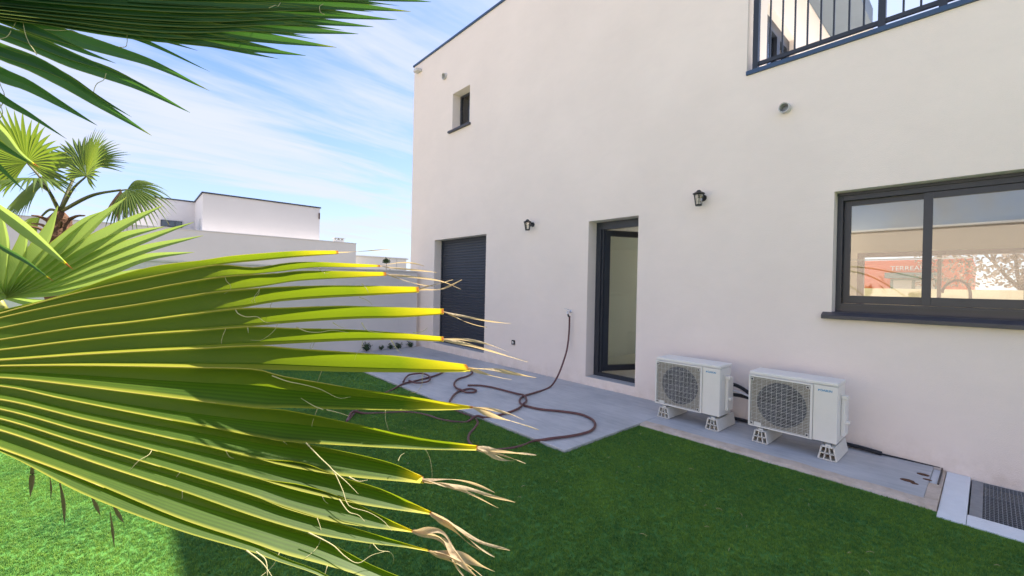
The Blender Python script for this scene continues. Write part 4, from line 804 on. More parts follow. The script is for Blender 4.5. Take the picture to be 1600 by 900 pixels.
MAIN=[{"u":[[-0.9551,-0.2999,-0.1215],[-1.0035,-0.1441,-0.0535],[-0.9974,-0.0857,-0.0329],[-0.992,-0.0122,0.0043],[-0.9797,0.0375,0.0228],[-0.954,0.1018,0.0357],[-0.9269,0.1368,0.0439],[-0.8639,0.1977,0.0522],[-0.8254,0.2332,0.0558],[-0.7754,0.2775,0.0566]],"b":[[-0.9551,-0.2999,-0.1215],[-0.9988,-0.1434,-0.0581],[-0.9886,-0.0437,-0.02],[-0.963,0.0501,0.0084],[-0.9335,0.1205,0.0269],[-0.8758,0.18,0.0366],[-0.8317,0.2234,0.0434],[-0.7744,0.2773,0.0503]],"f":[0.25,0.3],"d":[[-0.7749,0.2774,0.0535],[-0.7415,0.3124,0.0569],[-0.7203,0.3518,0.0616]],"nu":5,"nb":4},{"u":[[-0.9551,-0.2999,-0.1215],[-0.9988,-0.1434,-0.0581],[-0.9886,-0.0437,-0.02],[-0.963,0.0501,0.0084],[-0.9335,0.1205,0.0269],[-0.8789,0.1707,0.0235],[-0.8441,0.2079,0.0326],[-0.8144,0.2369,0.0356],[-0.7443,0.3024,0.0338],[-0.7265,0.3346,0.0327]],"b":[[-0.9551,-0.2999,-0.1215],[-0.9922,-0.1424,-0.0645],[-0.9812,-0.0644,-0.0406],[-0.9622,0.002,-0.0254],[-0.9458,0.0572,-0.0103],[-0.9107,0.1292,0.0062],[-0.8735,0.1698,0.012],[-0.8421,0.2035,0.0175],[-0.8023,0.2452,0.0255],[-0.7436,0.3022,0.027],[-0.7262,0.3345,0.0292]],"f":[0.2,0.15],"d":[[-0.7263,0.3346,0.031],[-0.7011,0.3791,0.0262],[-0.6766,0.4218,0.0217]],"nu":4,"nb":5},{"u":[[-0.9551,-0.2999,-0.1215],[-0.9922,-0.1424,-0.0645],[-0.9812,-0.0644,-0.0406],[-0.9622,0.002,-0.0254],[-0.9458,0.0572,-0.0103],[-0.9107,0.1292,0.0062],[-0.8492,0.195,0.0138],[-0.824,0.2218,0.0186],[-0.7909,0.2548,0.02],[-0.7205,0.343,0.0204]],"b":[[-0.9551,-0.2999,-0.1215],[-0.9772,-0.1401,-0.0787],[-0.9646,-0.0631,-0.0592],[-0.9458,0.0022,-0.0461],[-0.9285,0.0565,-0.0341],[-0.9102,0.1089,-0.0224],[-0.8616,0.1689,-0.0118],[-0.8182,0.2206,0.0004],[-0.7647,0.278,0.0071],[-0.7198,0.3428,0.0135]],"f":[0.15,0.15],"d":[[-0.7202,0.3429,0.0169],[-0.6999,0.3787,0.0134],[-0.6711,0.4283,0.0055],[-0.6525,0.4583,-0.0079]],"nu":5,"nb":5},{"u":[[-0.9551,-0.2999,-0.1215],[-0.9772,-0.1401,-0.0787],[-0.9646,-0.0631,-0.0592],[-0.9458,0.0022,-0.0461],[-0.9285,0.0565,-0.0341],[-0.9102,0.1089,-0.0224],[-0.8913,0.1325,-0.0184],[-0.8506,0.1806,-0.012],[-0.785,0.2534,-0.006],[-0.73,0.3204,-0.0047],[-0.6904,0.392,-0.0048]],"b":[[-0.9551,-0.2999,-0.1215],[-0.9602,-0.1375,-0.0941],[-0.9454,-0.0616,-0.0798],[-0.9244,0.0025,-0.0719],[-0.8973,0.0812,-0.059],[-0.8636,0.1419,-0.0486],[-0.8291,0.1912,-0.0366],[-0.7799,0.2521,-0.0284],[-0.7313,0.3143,-0.0223],[-0.6894,0.3917,-0.0152]],"f":[0.13,0.2],"d":[[-0.6899,0.3918,-0.01],[-0.6698,0.4278,-0.0086],[-0.6529,0.461,0.0099]],"nu":5,"nb":5},{"u":[[-0.9551,-0.2999,-0.1215],[-0.9602,-0.1375,-0.0941],[-0.9454,-0.0616,-0.0798],[-0.9244,0.0025,-0.0719],[-0.8973,0.0812,-0.059],[-0.8636,0.1419,-0.0486],[-0.8183,0.1988,-0.0462],[-0.7568,0.276,-0.0406],[-0.7216,0.328,-0.0412],[-0.665,0.4296,-0.0436]],"b":[[-0.9551,-0.2999,-0.1215],[-0.9452,-0.1352,-0.1073],[-0.928,-0.0602,-0.0978],[-0.908,0.0027,-0.0909],[-0.8774,0.0798,-0.0852],[-0.8379,0.1511,-0.0783],[-0.7887,0.225,-0.0694],[-0.7341,0.3002,-0.0626],[-0.6971,0.3688,-0.0601],[-0.664,0.4293,-0.054]],"f":[0.13,0.15],"d":[[-0.6645,0.4294,-0.0488],[-0.6423,0.4667,-0.0584],[-0.6177,0.5078,-0.0676],[-0.5991,0.5393,-0.0711]],"nu":5,"nb":5},{"u":[[-0.9551,-0.2999,-0.1215],[-0.9452,-0.1352,-0.1073],[-0.928,-0.0602,-0.0978],[-0.908,0.0027,-0.0909],[-0.8774,0.0798,-0.0852],[-0.8379,0.1511,-0.0783],[-0.7919,0.2149,-0.0802],[-0.7414,0.2866,-0.081],[-0.7019,0.3545,-0.0867],[-0.6603,0.4279,-0.0944]],"b":[[-0.9551,-0.2999,-0.1215],[-0.9302,-0.1329,-0.1201],[-0.9088,-0.0588,-0.1168],[-0.8866,0.003,-0.1145],[-0.8561,0.0783,-0.112],[-0.8136,0.1611,-0.1082],[-0.7778,0.2226,-0.1044],[-0.7301,0.2993,-0.1001],[-0.7006,0.3541,-0.0996],[-0.6595,0.4275,-0.1036]],"f":[0.13,0.16],"d":[[-0.6599,0.4277,-0.099],[-0.6379,0.4648,-0.1086],[-0.6068,0.5159,-0.1267],[-0.5779,0.5629,-0.1428]],"nu":5,"nb":5},{"u":[[-0.9551,-0.2999,-0.1215],[-0.9302,-0.1329,-0.1201],[-0.9088,-0.0588,-0.1168],[-0.8866,0.003,-0.1145],[-0.8561,0.0783,-0.112],[-0.8136,0.1611,-0.1082],[-0.7807,0.2124,-0.1132],[-0.7279,0.2988,-0.1209],[-0.686,0.3744,-0.1301],[-0.6359,0.4614,-0.1443]],"b":[[-0.9551,-0.2999,-0.1215],[-0.9219,-0.1316,-0.1271],[-0.8949,-0.0577,-0.1301],[-0.8688,0.0032,-0.1336],[-0.8344,0.0767,-0.1384],[-0.7935,0.1577,-0.1441],[-0.7615,0.2187,-0.1481],[-0.73,0.277,-0.152],[-0.6788,0.3711,-0.1559],[-0.6269,0.4652,-0.1574]],"f":[0.14,0.14],"d":[[-0.6316,0.4635,-0.1509],[-0.6044,0.5069,-0.1562],[-0.5616,0.5695,-0.1698]],"nu":5,"nb":5},{"u":[[-0.9551,-0.2999,-0.1215],[-0.9219,-0.1316,-0.1271],[-0.8949,-0.0577,-0.1301],[-0.8688,0.0032,-0.1336],[-0.8344,0.0767,-0.1384],[-0.7935,0.1577,-0.1441],[-0.7716,0.1884,-0.1547],[-0.7378,0.2411,-0.1671],[-0.7056,0.2909,-0.1787],[-0.6758,0.3388,-0.1876],[-0.601,0.4532,-0.2124]],"b":[[-0.9551,-0.2999,-0.1215],[-0.9073,-0.1293,-0.141],[-0.8715,-0.0558,-0.1551],[-0.8396,0.0036,-0.1677],[-0.8006,0.0743,-0.1822],[-0.7573,0.1506,-0.1973],[-0.7401,0.1862,-0.1996],[-0.7156,0.2336,-0.204],[-0.6628,0.3329,-0.2119],[-0.6193,0.4135,-0.2163],[-0.5997,0.4523,-0.2153]],"f":[0.36,0.45],"d":[[-0.6004,0.4527,-0.2138],[-0.5747,0.4842,-0.2287],[-0.5435,0.5248,-0.2447],[-0.5277,0.5444,-0.2536]],"nu":5,"nb":5},{"u":[[-0.9551,-0.2999,-0.1215],[-0.9073,-0.1293,-0.141],[-0.8715,-0.0558,-0.1551],[-0.8396,0.0036,-0.1677],[-0.8006,0.0743,-0.1822],[-0.7573,0.1506,-0.1973],[-0.7384,0.1858,-0.2022],[-0.688,0.2626,-0.2238],[-0.6239,0.3575,-0.2516],[-0.5709,0.4415,-0.2695]],"b":[[-0.9551,-0.2999,-0.1215],[-0.8967,-0.1277,-0.1507],[-0.8614,-0.0681,-0.1693],[-0.8043,0.0259,-0.1982],[-0.7626,0.0942,-0.218],[-0.7299,0.1459,-0.2335],[-0.7091,0.1793,-0.2428],[-0.6681,0.2558,-0.2545],[-0.6148,0.3527,-0.2678],[-0.5674,0.4391,-0.2765]],"f":[0.1,0.5],"d":[[-0.5691,0.4403,-0.273],[-0.543,0.4805,-0.2824],[-0.515,0.5264,-0.2895]],"nu":5,"nb":5},{"u":[[-0.9551,-0.2999,-0.1215],[-0.8967,-0.1277,-0.1507],[-0.8614,-0.0681,-0.1693],[-0.8043,0.0259,-0.1982],[-0.7626,0.0942,-0.218],[-0.7299,0.1459,-0.2335],[-0.6938,0.2059,-0.2484],[-0.663,0.254,-0.2621],[-0.6214,0.3139,-0.2827],[-0.5934,0.3459,-0.3012]],"b":[[-0.9551,-0.2999,-0.1215],[-0.8795,-0.1251,-0.1658],[-0.8275,-0.042,-0.1955],[-0.7705,0.0489,-0.2262],[-0.7426,0.0922,-0.2409],[-0.7092,0.1423,-0.2588],[-0.6868,0.1743,-0.2711],[-0.6424,0.2468,-0.2912],[-0.5988,0.3235,-0.3067],[-0.5841,0.3487,-0.3118]],"f":[0.13,0.55],"d":[[-0.5887,0.3473,-0.3065],[-0.5517,0.4041,-0.3225],[-0.5248,0.4391,-0.3376],[-0.5037,0.4686,-0.3481]],"nu":5,"nb":5},{"u":[[-0.9551,-0.2999,-0.1215],[-0.8795,-0.1251,-0.1658],[-0.8275,-0.042,-0.1955],[-0.7705,0.0489,-0.2262],[-0.7426,0.0922,-0.2409],[-0.7092,0.1423,-0.2588],[-0.6809,0.1953,-0.269],[-0.645,0.2402,-0.2912],[-0.609,0.2896,-0.3112],[-0.5582,0.3476,-0.3449]],"b":[[-0.9551,-0.2999,-0.1215],[-0.8673,-0.1232,-0.1762],[-0.8156,-0.0455,-0.2075],[-0.7476,0.0562,-0.2472],[-0.6904,0.1389,-0.2802],[-0.6582,0.1835,-0.2991],[-0.6122,0.2538,-0.3232],[-0.5827,0.3021,-0.3367],[-0.5576,0.344,-0.3474]],"f":[0.12,0.5],"d":[[-0.5579,0.3458,-0.3462],[-0.5347,0.3716,-0.3619],[-0.5048,0.3991,-0.3849],[-0.4777,0.4359,-0.4002]],"nu":5,"nb":4},{"u":[[-0.9551,-0.2999,-0.1215],[-0.8673,-0.1232,-0.1762],[-0.8156,-0.0455,-0.2075],[-0.7476,0.0562,-0.2472],[-0.6904,0.1389,-0.2802],[-0.6609,0.1902,-0.2938],[-0.6236,0.2403,-0.3157],[-0.5878,0.2804,-0.34],[-0.5571,0.3149,-0.3607]],"b":[[-0.9551,-0.2999,-0.1215],[-0.8551,-0.1214,-0.1862],[-0.8014,-0.0445,-0.22],[-0.7315,0.0553,-0.2629],[-0.6728,0.1358,-0.299],[-0.6483,0.1655,-0.315],[-0.6111,0.2189,-0.3367],[-0.5792,0.2728,-0.3522],[-0.5556,0.3142,-0.3626]],"f":[0.12,0.5],"d":[[-0.5563,0.3146,-0.3616],[-0.5325,0.3489,-0.3746],[-0.5099,0.3589,-0.396],[-0.4819,0.3789,-0.4191]],"nu":4,"nb":4},{"u":[[-0.9551,-0.2999,-0.1215],[-0.8551,-0.1214,-0.1862],[-0.8014,-0.0445,-0.22],[-0.7315,0.0553,-0.2629],[-0.6728,0.1358,-0.299],[-0.6519,0.1631,-0.312],[-0.6162,0.2119,-0.3337],[-0.5818,0.2597,-0.354],[-0.532,0.3283,-0.3832]],"b":[[-0.9551,-0.2999,-0.1215],[-0.8405,-0.1191,-0.1978],[-0.7722,-0.0272,-0.2423],[-0.7128,0.0542,-0.2801],[-0.6535,0.1324,-0.3181],[-0.6144,0.1878,-0.342],[-0.5975,0.2145,-0.3514],[-0.573,0.2561,-0.3641],[-0.5504,0.2964,-0.3747],[-0.5311,0.3278,-0.3844]],"f":[0.24,0.45],"d":[[-0.5315,0.328,-0.3838],[-0.5074,0.3662,-0.396],[-0.475,0.4041,-0.4172]],"nu":4,"nb":4},{"u":[[-0.9551,-0.2999,-0.1215],[-0.8405,-0.1191,-0.1978],[-0.7722,-0.0272,-0.2423],[-0.7128,0.0542,-0.2801],[-0.6535,0.1324,-0.3181],[-0.6133,0.1875,-0.3431],[-0.5916,0.2125,-0.3576],[-0.5566,0.2493,-0.3819],[-0.5216,0.2915,-0.4049],[-0.4879,0.332,-0.427]],"b":[[-0.9551,-0.2999,-0.1215],[-0.8177,-0.1157,-0.2148],[-0.7575,-0.0375,-0.2551],[-0.6835,0.0525,-0.3047],[-0.6281,0.1278,-0.3409],[-0.6064,0.1559,-0.355],[-0.5812,0.1935,-0.3708],[-0.5542,0.2317,-0.3877],[-0.5106,0.2858,-0.4163],[-0.4843,0.3297,-0.431]],"f":[0.12,0.55],"d":[[-0.4861,0.3308,-0.429],[-0.4638,0.3581,-0.4435],[-0.4383,0.3943,-0.4589]],"nu":4,"nb":4},{"u":[[-0.9551,-0.2999,-0.1215],[-0.8177,-0.1157,-0.2148],[-0.7575,-0.0375,-0.2551],[-0.6835,0.0525,-0.3047],[-0.6281,0.1278,-0.3409],[-0.6052,0.1526,-0.3565],[-0.5749,0.1908,-0.3765],[-0.5369,0.2267,-0.4031]],"b":[[-0.9551,-0.2999,-0.1215],[-0.8128,-0.1149,-0.2183],[-0.7396,-0.0364,-0.2681],[-0.6709,0.0517,-0.3144],[-0.6216,0.1231,-0.3466],[-0.6045,0.145,-0.3579],[-0.571,0.1897,-0.3798],[-0.5338,0.2254,-0.4058]],"f":[0.5,0.5],"d":[[-0.5353,0.2261,-0.4045],[-0.523,0.2379,-0.4131],[-0.5092,0.249,-0.4229]],"nu":4,"nb":4}]
UPPER=[{"c":[[-0.7177,-0.1992,0.2659],[-0.7553,-0.1567,0.3528],[-0.7824,-0.0366,0.4429],[-0.7554,0.1559,0.5247],[-0.7047,0.3204,0.5638]],"w":0.0149},{"c":[[-0.7177,-0.1992,0.2659],[-0.7551,-0.1565,0.3392],[-0.782,-0.0363,0.4221],[-0.7528,0.1646,0.5031],[-0.6895,0.3612,0.549]],"w":0.0149},{"c":[[-0.7177,-0.1992,0.2659],[-0.7548,-0.1563,0.3256],[-0.7817,-0.036,0.4014],[-0.7479,0.1819,0.4823],[-0.6748,0.3991,0.534]],"w":0.0149},{"c":[[-0.7177,-0.1992,0.2659],[-0.7546,-0.1562,0.3119],[-0.7806,-0.005,0.3926],[-0.7474,0.1822,0.4581],[-0.6751,0.3974,0.5048]],"w":0.0127},{"c":[[-0.7177,-0.1992,0.2659],[-0.7544,-0.1561,0.3038],[-0.7797,-0.0641,0.3509],[-0.773,0.0635,0.3998],[-0.7345,0.2266,0.452],[-0.6875,0.3642,0.4787]],"w":0.0127},{"c":[[-0.7177,-0.1992,0.2659],[-0.7543,-0.156,0.2969],[-0.7795,-0.0639,0.3396],[-0.7728,0.0637,0.385],[-0.742,0.2,0.4292],[-0.6956,0.3419,0.4582]],"w":0.0112},{"c":[[-0.7177,-0.1992,0.2659],[-0.7542,-0.1559,0.2929],[-0.7794,-0.0639,0.3348],[-0.7726,0.0638,0.3768],[-0.7467,0.1828,0.4136],[-0.7081,0.3062,0.4365]],"w":0.0112},{"c":[[-0.7177,-0.1992,0.2659],[-0.7542,-0.1559,0.2901],[-0.7793,-0.0638,0.33],[-0.7772,0.0286,0.3573],[-0.7572,0.141,0.3925],[-0.7416,0.2004,0.4026],[-0.7158,0.2831,0.4183]],"w":0.0112},{"c":[[-0.7177,-0.1992,0.2659],[-0.7542,-0.1559,0.2888],[-0.7792,-0.0638,0.3252],[-0.777,0.0287,0.3502],[-0.7656,0.1015,0.3681],[-0.7461,0.1832,0.3793],[-0.7259,0.2513,0.3875]],"w":0.0112},{"c":[[-0.7177,-0.1992,0.2659],[-0.7541,-0.1558,0.286],[-0.7781,-0.0745,0.3185],[-0.7797,-0.0043,0.3358],[-0.7721,0.0641,0.3482],[-0.7565,0.1415,0.3553],[-0.7388,0.208,0.3626]],"w":0.0105},{"c":[[-0.7177,-0.1992,0.2659],[-0.7617,-0.1403,0.2925],[-0.7781,-0.0745,0.3153],[-0.7804,-0.0291,0.3275],[-0.7789,0.0055,0.3327],[-0.7707,0.071,0.331]],"w":0.006},{"c":[[-0.7177,-0.1992,0.2659],[-0.7617,-0.1403,0.2925],[-0.778,-0.0745,0.3121],[-0.7803,-0.035,0.3225],[-0.7788,0.0056,0.3257],[-0.7677,0.0855,0.3045]],"w":0.0045},{"c":[[-0.7177,-0.1992,0.2659],[-0.758,-0.1482,0.2872],[-0.7706,-0.1142,0.3001],[-0.7765,-0.0848,0.3009],[-0.7795,-0.0522,0.3012],[-0.7794,-0.0102,0.3],[-0.7768,0.0226,0.2964],[-0.7673,0.0858,0.2764]],"w":0.0082},{"c":[[-0.7177,-0.1992,0.2659],[-0.7581,-0.1483,0.2934],[-0.7706,-0.1142,0.2994],[-0.7764,-0.0848,0.2962],[-0.7793,-0.0521,0.2898],[-0.7793,-0.0156,0.2844]],"w":0.0067},{"c":[[-0.7177,-0.1992,0.2659],[-0.7579,-0.1481,0.2803],[-0.7703,-0.1139,0.2816],[-0.7761,-0.0845,0.2799],[-0.7787,-0.0575,0.2738],[-0.7793,-0.0283,0.2689],[-0.7777,0.0064,0.2614],[-0.7706,0.0633,0.2391]],"w":0.009},{"c":[[-0.7177,-0.1992,0.2659],[-0.7615,-0.1401,0.284],[-0.7745,-0.0947,0.2837],[-0.7788,-0.0576,0.2778],[-0.7791,-0.0161,0.2731],[-0.7748,0.0341,0.2534]],"w":0.0045},{"c":[[-0.7177,-0.1992,0.2659],[-0.7577,-0.148,0.2692],[-0.7699,-0.1137,0.2594],[-0.7749,-0.0894,0.256],[-0.7778,-0.0627,0.2451],[-0.7787,-0.0338,0.2286],[-0.7753,0.0219,0.1969]],"w":0.009},{"c":[[-0.7177,-0.1992,0.2659],[-0.7577,-0.1479,0.2664],[-0.7699,-0.1137,0.2594],[-0.7757,-0.0843,0.2574],[-0.7783,-0.0572,0.2488],[-0.7788,-0.0339,0.2352],[-0.7773,0.0011,0.2172]],"w":0.0052},{"c":[[-0.7177,-0.1992,0.2659],[-0.7574,-0.1477,0.2512],[-0.7694,-0.1133,0.2327],[-0.7736,-0.094,0.2286],[-0.7769,-0.0678,0.2161],[-0.7781,-0.0322,0.1973]],"w":0.0075},{"c":[[-0.7177,-0.1992,0.2659],[-0.7571,-0.1475,0.2345],[-0.7689,-0.113,0.206],[-0.7738,-0.0885,0.192],[-0.7767,-0.0596,0.1728]],"w":0.0052},{"c":[[-0.7177,-0.1992,0.2659],[-0.7547,-0.151,0.2049],[-0.7596,-0.1388,0.1754],[-0.768,-0.1123,0.1512],[-0.7734,-0.0837,0.1313]],"w":0.0075},{"c":[[-0.7177,-0.1992,0.2659],[-0.7506,-0.1584,0.201],[-0.7593,-0.1385,0.1578],[-0.7675,-0.1119,0.1245],[-0.7713,-0.0924,0.1001]],"w":0.0075}]
REAR=[{"c":[[-1.6166,-0.2264,-0.0533],[-1.637,-0.2762,0.0141],[-1.6572,-0.3282,0.088],[-1.6686,-0.3585,0.1459]],"w":0.0173},{"c":[[-1.6166,-0.2264,-0.0533],[-1.6291,-0.2554,0.0304],[-1.6408,-0.2828,0.1219],[-1.648,-0.2992,0.1973]],"w":0.0188},{"c":[[-1.6166,-0.2264,-0.0533],[-1.6198,-0.2318,0.0314],[-1.622,-0.235,0.1098],[-1.6256,-0.2414,0.1877]],"w":0.0204},{"c":[[-1.6166,-0.2264,-0.0533],[-1.6097,-0.2067,0.0325],[-1.6061,-0.1964,0.0886],[-1.6056,-0.1937,0.1365]],"w":0.0188},{"c":[[-1.6166,-0.2264,-0.0533],[-1.6027,-0.19,0.0252],[-1.5889,-0.1549,0.1072],[-1.5808,-0.134,0.18]],"w":0.0188},{"c":[[-1.6166,-0.2264,-0.0533],[-1.5969,-0.1765,0.0177],[-1.5794,-0.1338,0.0761],[-1.5588,-0.0852,0.1447],[-1.544,-0.0517,0.1721]],"w":0.0173},{"c":[[-1.6166,-0.2264,-0.0533],[-1.593,-0.1673,0.01],[-1.5694,-0.1105,0.0855],[-1.5491,-0.0635,0.1462],[-1.5229,-0.0051,0.2129]],"w":0.0188},{"c":[[-1.6166,-0.2264,-0.0533],[-1.5905,-0.1615,0.0022],[-1.5586,-0.0867,0.0737],[-1.5263,-0.0142,0.138],[-1.4877,0.0681,0.1969]],"w":0.0188},{"c":[[-1.6166,-0.2264,-0.0533],[-1.5879,-0.1557,-0.0073],[-1.5583,-0.0864,0.0539],[-1.5257,-0.0138,0.1077],[-1.4855,0.0714,0.1403]],"w":0.0173},{"c":[[-1.6166,-0.2264,-0.0533],[-1.5853,-0.1499,-0.0136],[-1.5474,-0.0623,0.0517],[-1.5018,0.0369,0.1073],[-1.4556,0.1323,0.1565]],"w":0.0141},{"c":[[-1.6166,-0.2264,-0.0533],[-1.5837,-0.1464,-0.0232],[-1.547,-0.062,0.0301],[-1.5013,0.0372,0.08],[-1.4448,0.1531,0.1209]],"w":0.0141},{"c":[[-1.6166,-0.2264,-0.0533],[-1.5826,-0.144,-0.0296],[-1.5412,-0.0496,0.014],[-1.5009,0.0375,0.0561],[-1.4535,0.1347,0.0743]],"w":0.0141},{"c":[[-1.6166,-0.2264,-0.0533],[-1.5799,-0.1381,-0.0392],[-1.5408,-0.0493,-0.011],[-1.5002,0.038,0.0169],[-1.4554,0.1299,0.0286]],"w":0.0141},{"c":[[-1.6166,-0.2264,-0.0533],[-1.6359,-0.2754,-0.0477],[-1.6589,-0.3368,-0.0183],[-1.679,-0.395,0.0097]],"w":0.0173},{"c":[[-1.6166,-0.2264,-0.0533],[-1.6355,-0.2751,-0.0709],[-1.654,-0.3259,-0.0938],[-1.6739,-0.384,-0.1083]],"w":0.0173},{"c":[[-1.6166,-0.2264,-0.0533],[-1.5916,-0.1663,-0.0702],[-1.5613,-0.0966,-0.0779],[-1.5222,-0.0112,-0.0942]],"w":0.0141}]
THREADS=[[[-0.6886,0.2043,-0.2446],[-0.6672,0.2183,-0.2638],[-0.6486,0.2309,-0.2803],[-0.6266,0.2374,-0.3029],[-0.6096,0.2406,-0.3206],[-0.5932,0.2622,-0.3304],[-0.5761,0.2789,-0.3429],[-0.5641,0.2851,-0.3537]],[[-0.6486,0.2309,-0.2803],[-0.6317,0.2438,-0.2943],[-0.6135,0.256,-0.3102]],[[-0.8579,0.1373,-0.0504],[-0.8516,0.1401,-0.0566],[-0.8404,0.1504,-0.0617],[-0.8298,0.1644,-0.0614],[-0.8184,0.1737,-0.0696],[-0.8077,0.1869,-0.0715],[-0.8013,0.1952,-0.0724]],[[-0.7856,0.2141,-0.0774],[-0.7733,0.228,-0.0847],[-0.7613,0.2451,-0.0856],[-0.7502,0.2625,-0.0822],[-0.7346,0.284,-0.0863]],[[-0.7708,0.1751,-0.1529],[-0.7551,0.1949,-0.162],[-0.7444,0.2113,-0.1664],[-0.7269,0.2357,-0.1749],[-0.7059,0.2593,-0.1889],[-0.6989,0.2755,-0.1879]],[[-0.7048,0.239,-0.2039],[-0.6934,0.2552,-0.2093],[-0.6842,0.2672,-0.2144]],[[-0.7251,0.3022,-0.0687],[-0.7203,0.3084,-0.0808],[-0.7133,0.3205,-0.0853],[-0.7057,0.3346,-0.0853]],[[-0.6987,0.3446,-0.0987],[-0.6925,0.3527,-0.1143],[-0.6874,0.3601,-0.1233]],[[-0.7322,0.3038,-0.0011],[-0.7279,0.3102,-0.0088],[-0.7249,0.3137,-0.0176]],[[-0.6191,0.1155,-0.34],[-0.6007,0.1297,-0.3529],[-0.5813,0.1384,-0.3667]],[[-0.6141,0.1251,-0.3431],[-0.6024,0.1335,-0.3514],[-0.5868,0.1325,-0.363]],[[-0.6081,0.1858,-0.3385],[-0.585,0.2102,-0.3545],[-0.5688,0.2215,-0.3669],[-0.5571,0.2343,-0.3749],[-0.5565,0.2518,-0.3714],[-0.5525,0.2684,-0.3709]],[[-0.6204,0.2307,-0.3124],[-0.6043,0.2387,-0.327],[-0.5962,0.2494,-0.3319],[-0.5873,0.2552,-0.3393]],[[-0.7318,0.2996,-0.0246],[-0.724,0.3125,-0.031],[-0.7197,0.3188,-0.0388]],[[-0.6821,0.3776,-0.0867],[-0.6742,0.3923,-0.0845],[-0.6705,0.4004,-0.0777]],[[-0.8295,0.1506,-0.0792],[-0.8244,0.1507,-0.0873]],[[-0.7069,0.2348,-0.2036],[-0.7166,0.2231,-0.1976],[-0.7317,0.2081,-0.1861]],[[-0.6143,0.3189,-0.2777],[-0.6165,0.3243,-0.2717],[-0.6158,0.3305,-0.2689]],[[-0.6335,0.2492,-0.2898],[-0.6239,0.26,-0.2962],[-0.619,0.2726,-0.2962]],[[-0.7527,0.2631,-0.0693],[-0.7454,0.2714,-0.0756],[-0.7387,0.28,-0.0788]]]

def strip_mesh(name, rows, cols, m, parent):
    """rows: list of cross-sections (lists of Vector), cols: matching (age, rib, across)"""
    n_ = len(rows[0]); V = [v for r in rows for v in r]; F = [(i * n_ + j, i * n_ + j + 1, (i + 1) * n_ + j + 1, (i + 1) * n_ + j) for i in range(len(rows) - 1) for j in range(n_ - 1)]
    me = bpy.data.meshes.new(name); me.from_pydata([tuple(v) for v in V], [], F)
    ca = me.color_attributes.new('col', 'FLOAT_COLOR', 'POINT')
    fl = []
    for r in cols:
        for c_ in r: fl += [c_[0], c_[1], c_[2], 1.0]
    ca.data.foreach_set('color', fl)
    for p in me.polygons: p.use_smooth = True
    if hasattr(me, 'set_sharp_from_angle'): me.set_sharp_from_angle(angle=math.radians(25))
    return link(name, me, m, parent)
def ribbon(bm, P, w0, twist=2.0, seed=0, curl=0.35):
    r_ = random.Random(seed); prev = None; n_ = len(P); ph = r_.uniform(0, 6)
    for i, p in enumerate(P):
        t = (P[min(i + 1, n_ - 1)] - P[max(i - 1, 0)]).normalized(); s = i / (n_ - 1)
        a = (Vector((0, 0, 1)) - t * t.z).normalized(); b2 = t.cross(a); an = ph + twist * s
        d = a * math.cos(an) + b2 * math.sin(an); e = t.cross(d); wv = w0 * (1 - s) ** 0.8 * min(1, .40 + s * 3.2) * (0.8 + .35 * math.sin(7 * s + ph)) + .0005
        row = [bm.verts.new(p - d * wv + e * wv * curl), bm.verts.new(p - d * wv * .4), bm.verts.new(p + d * wv * .4), bm.verts.new(p + d * wv + e * wv * curl)]
        if prev:
            for k in range(3): bm.faces.new((prev[k], prev[k + 1], row[k + 1], row[k]))
        prev = row
def frond(root, inv):
    o = empty('frond', (0, 0, 0)); o.parent = root; o.matrix_parent_inverse = inv
    return o
palm_base = Vector((-2.36, -0.88, -1.47))
palm = tag(empty('fan_palm', palm_base), 'near fan palm with huge green leaves crossing the left half, trunk outside the frame', 'palm')
INV = Matrix.Translation(-palm_base)
crown_c = Vector((-2.36, -0.88, 0.55))
b = NB(); rows = []
for i in range(22):
    s = i / 21; rr = .14 + .03 * math.sin(i * 2.1) - .04 * s; rows.append([Vector((palm_base.x + rr * math.cos(2 * PI * k / 20) * (1 + .12 * ((k * 7 + i * 3) % 3 - 1)), palm_base.y + rr * math.sin(2 * PI * k / 20), palm_base.z + 2.0 * s)) for k in range(20)])
vv = [[b.verts.new(p) for p in r] for r in rows]
for A, B in zip(vv, vv[1:]):
    for k in range(20): b.faces.new((A[k], A[(k + 1) % 20], B[(k + 1) % 20], B[k]))
b.faces.new(vv[-1]); o = obj('trunk', b, M['bark'], palm); o.matrix_parent_inverse = INV
def petiole(fr, P, r):
    b = NB(); tube(b, crm(P, 24), r, 8, lambda t: 1.25 - .5 * t); return obj('petiole', b, M['petiole'], fr, True)
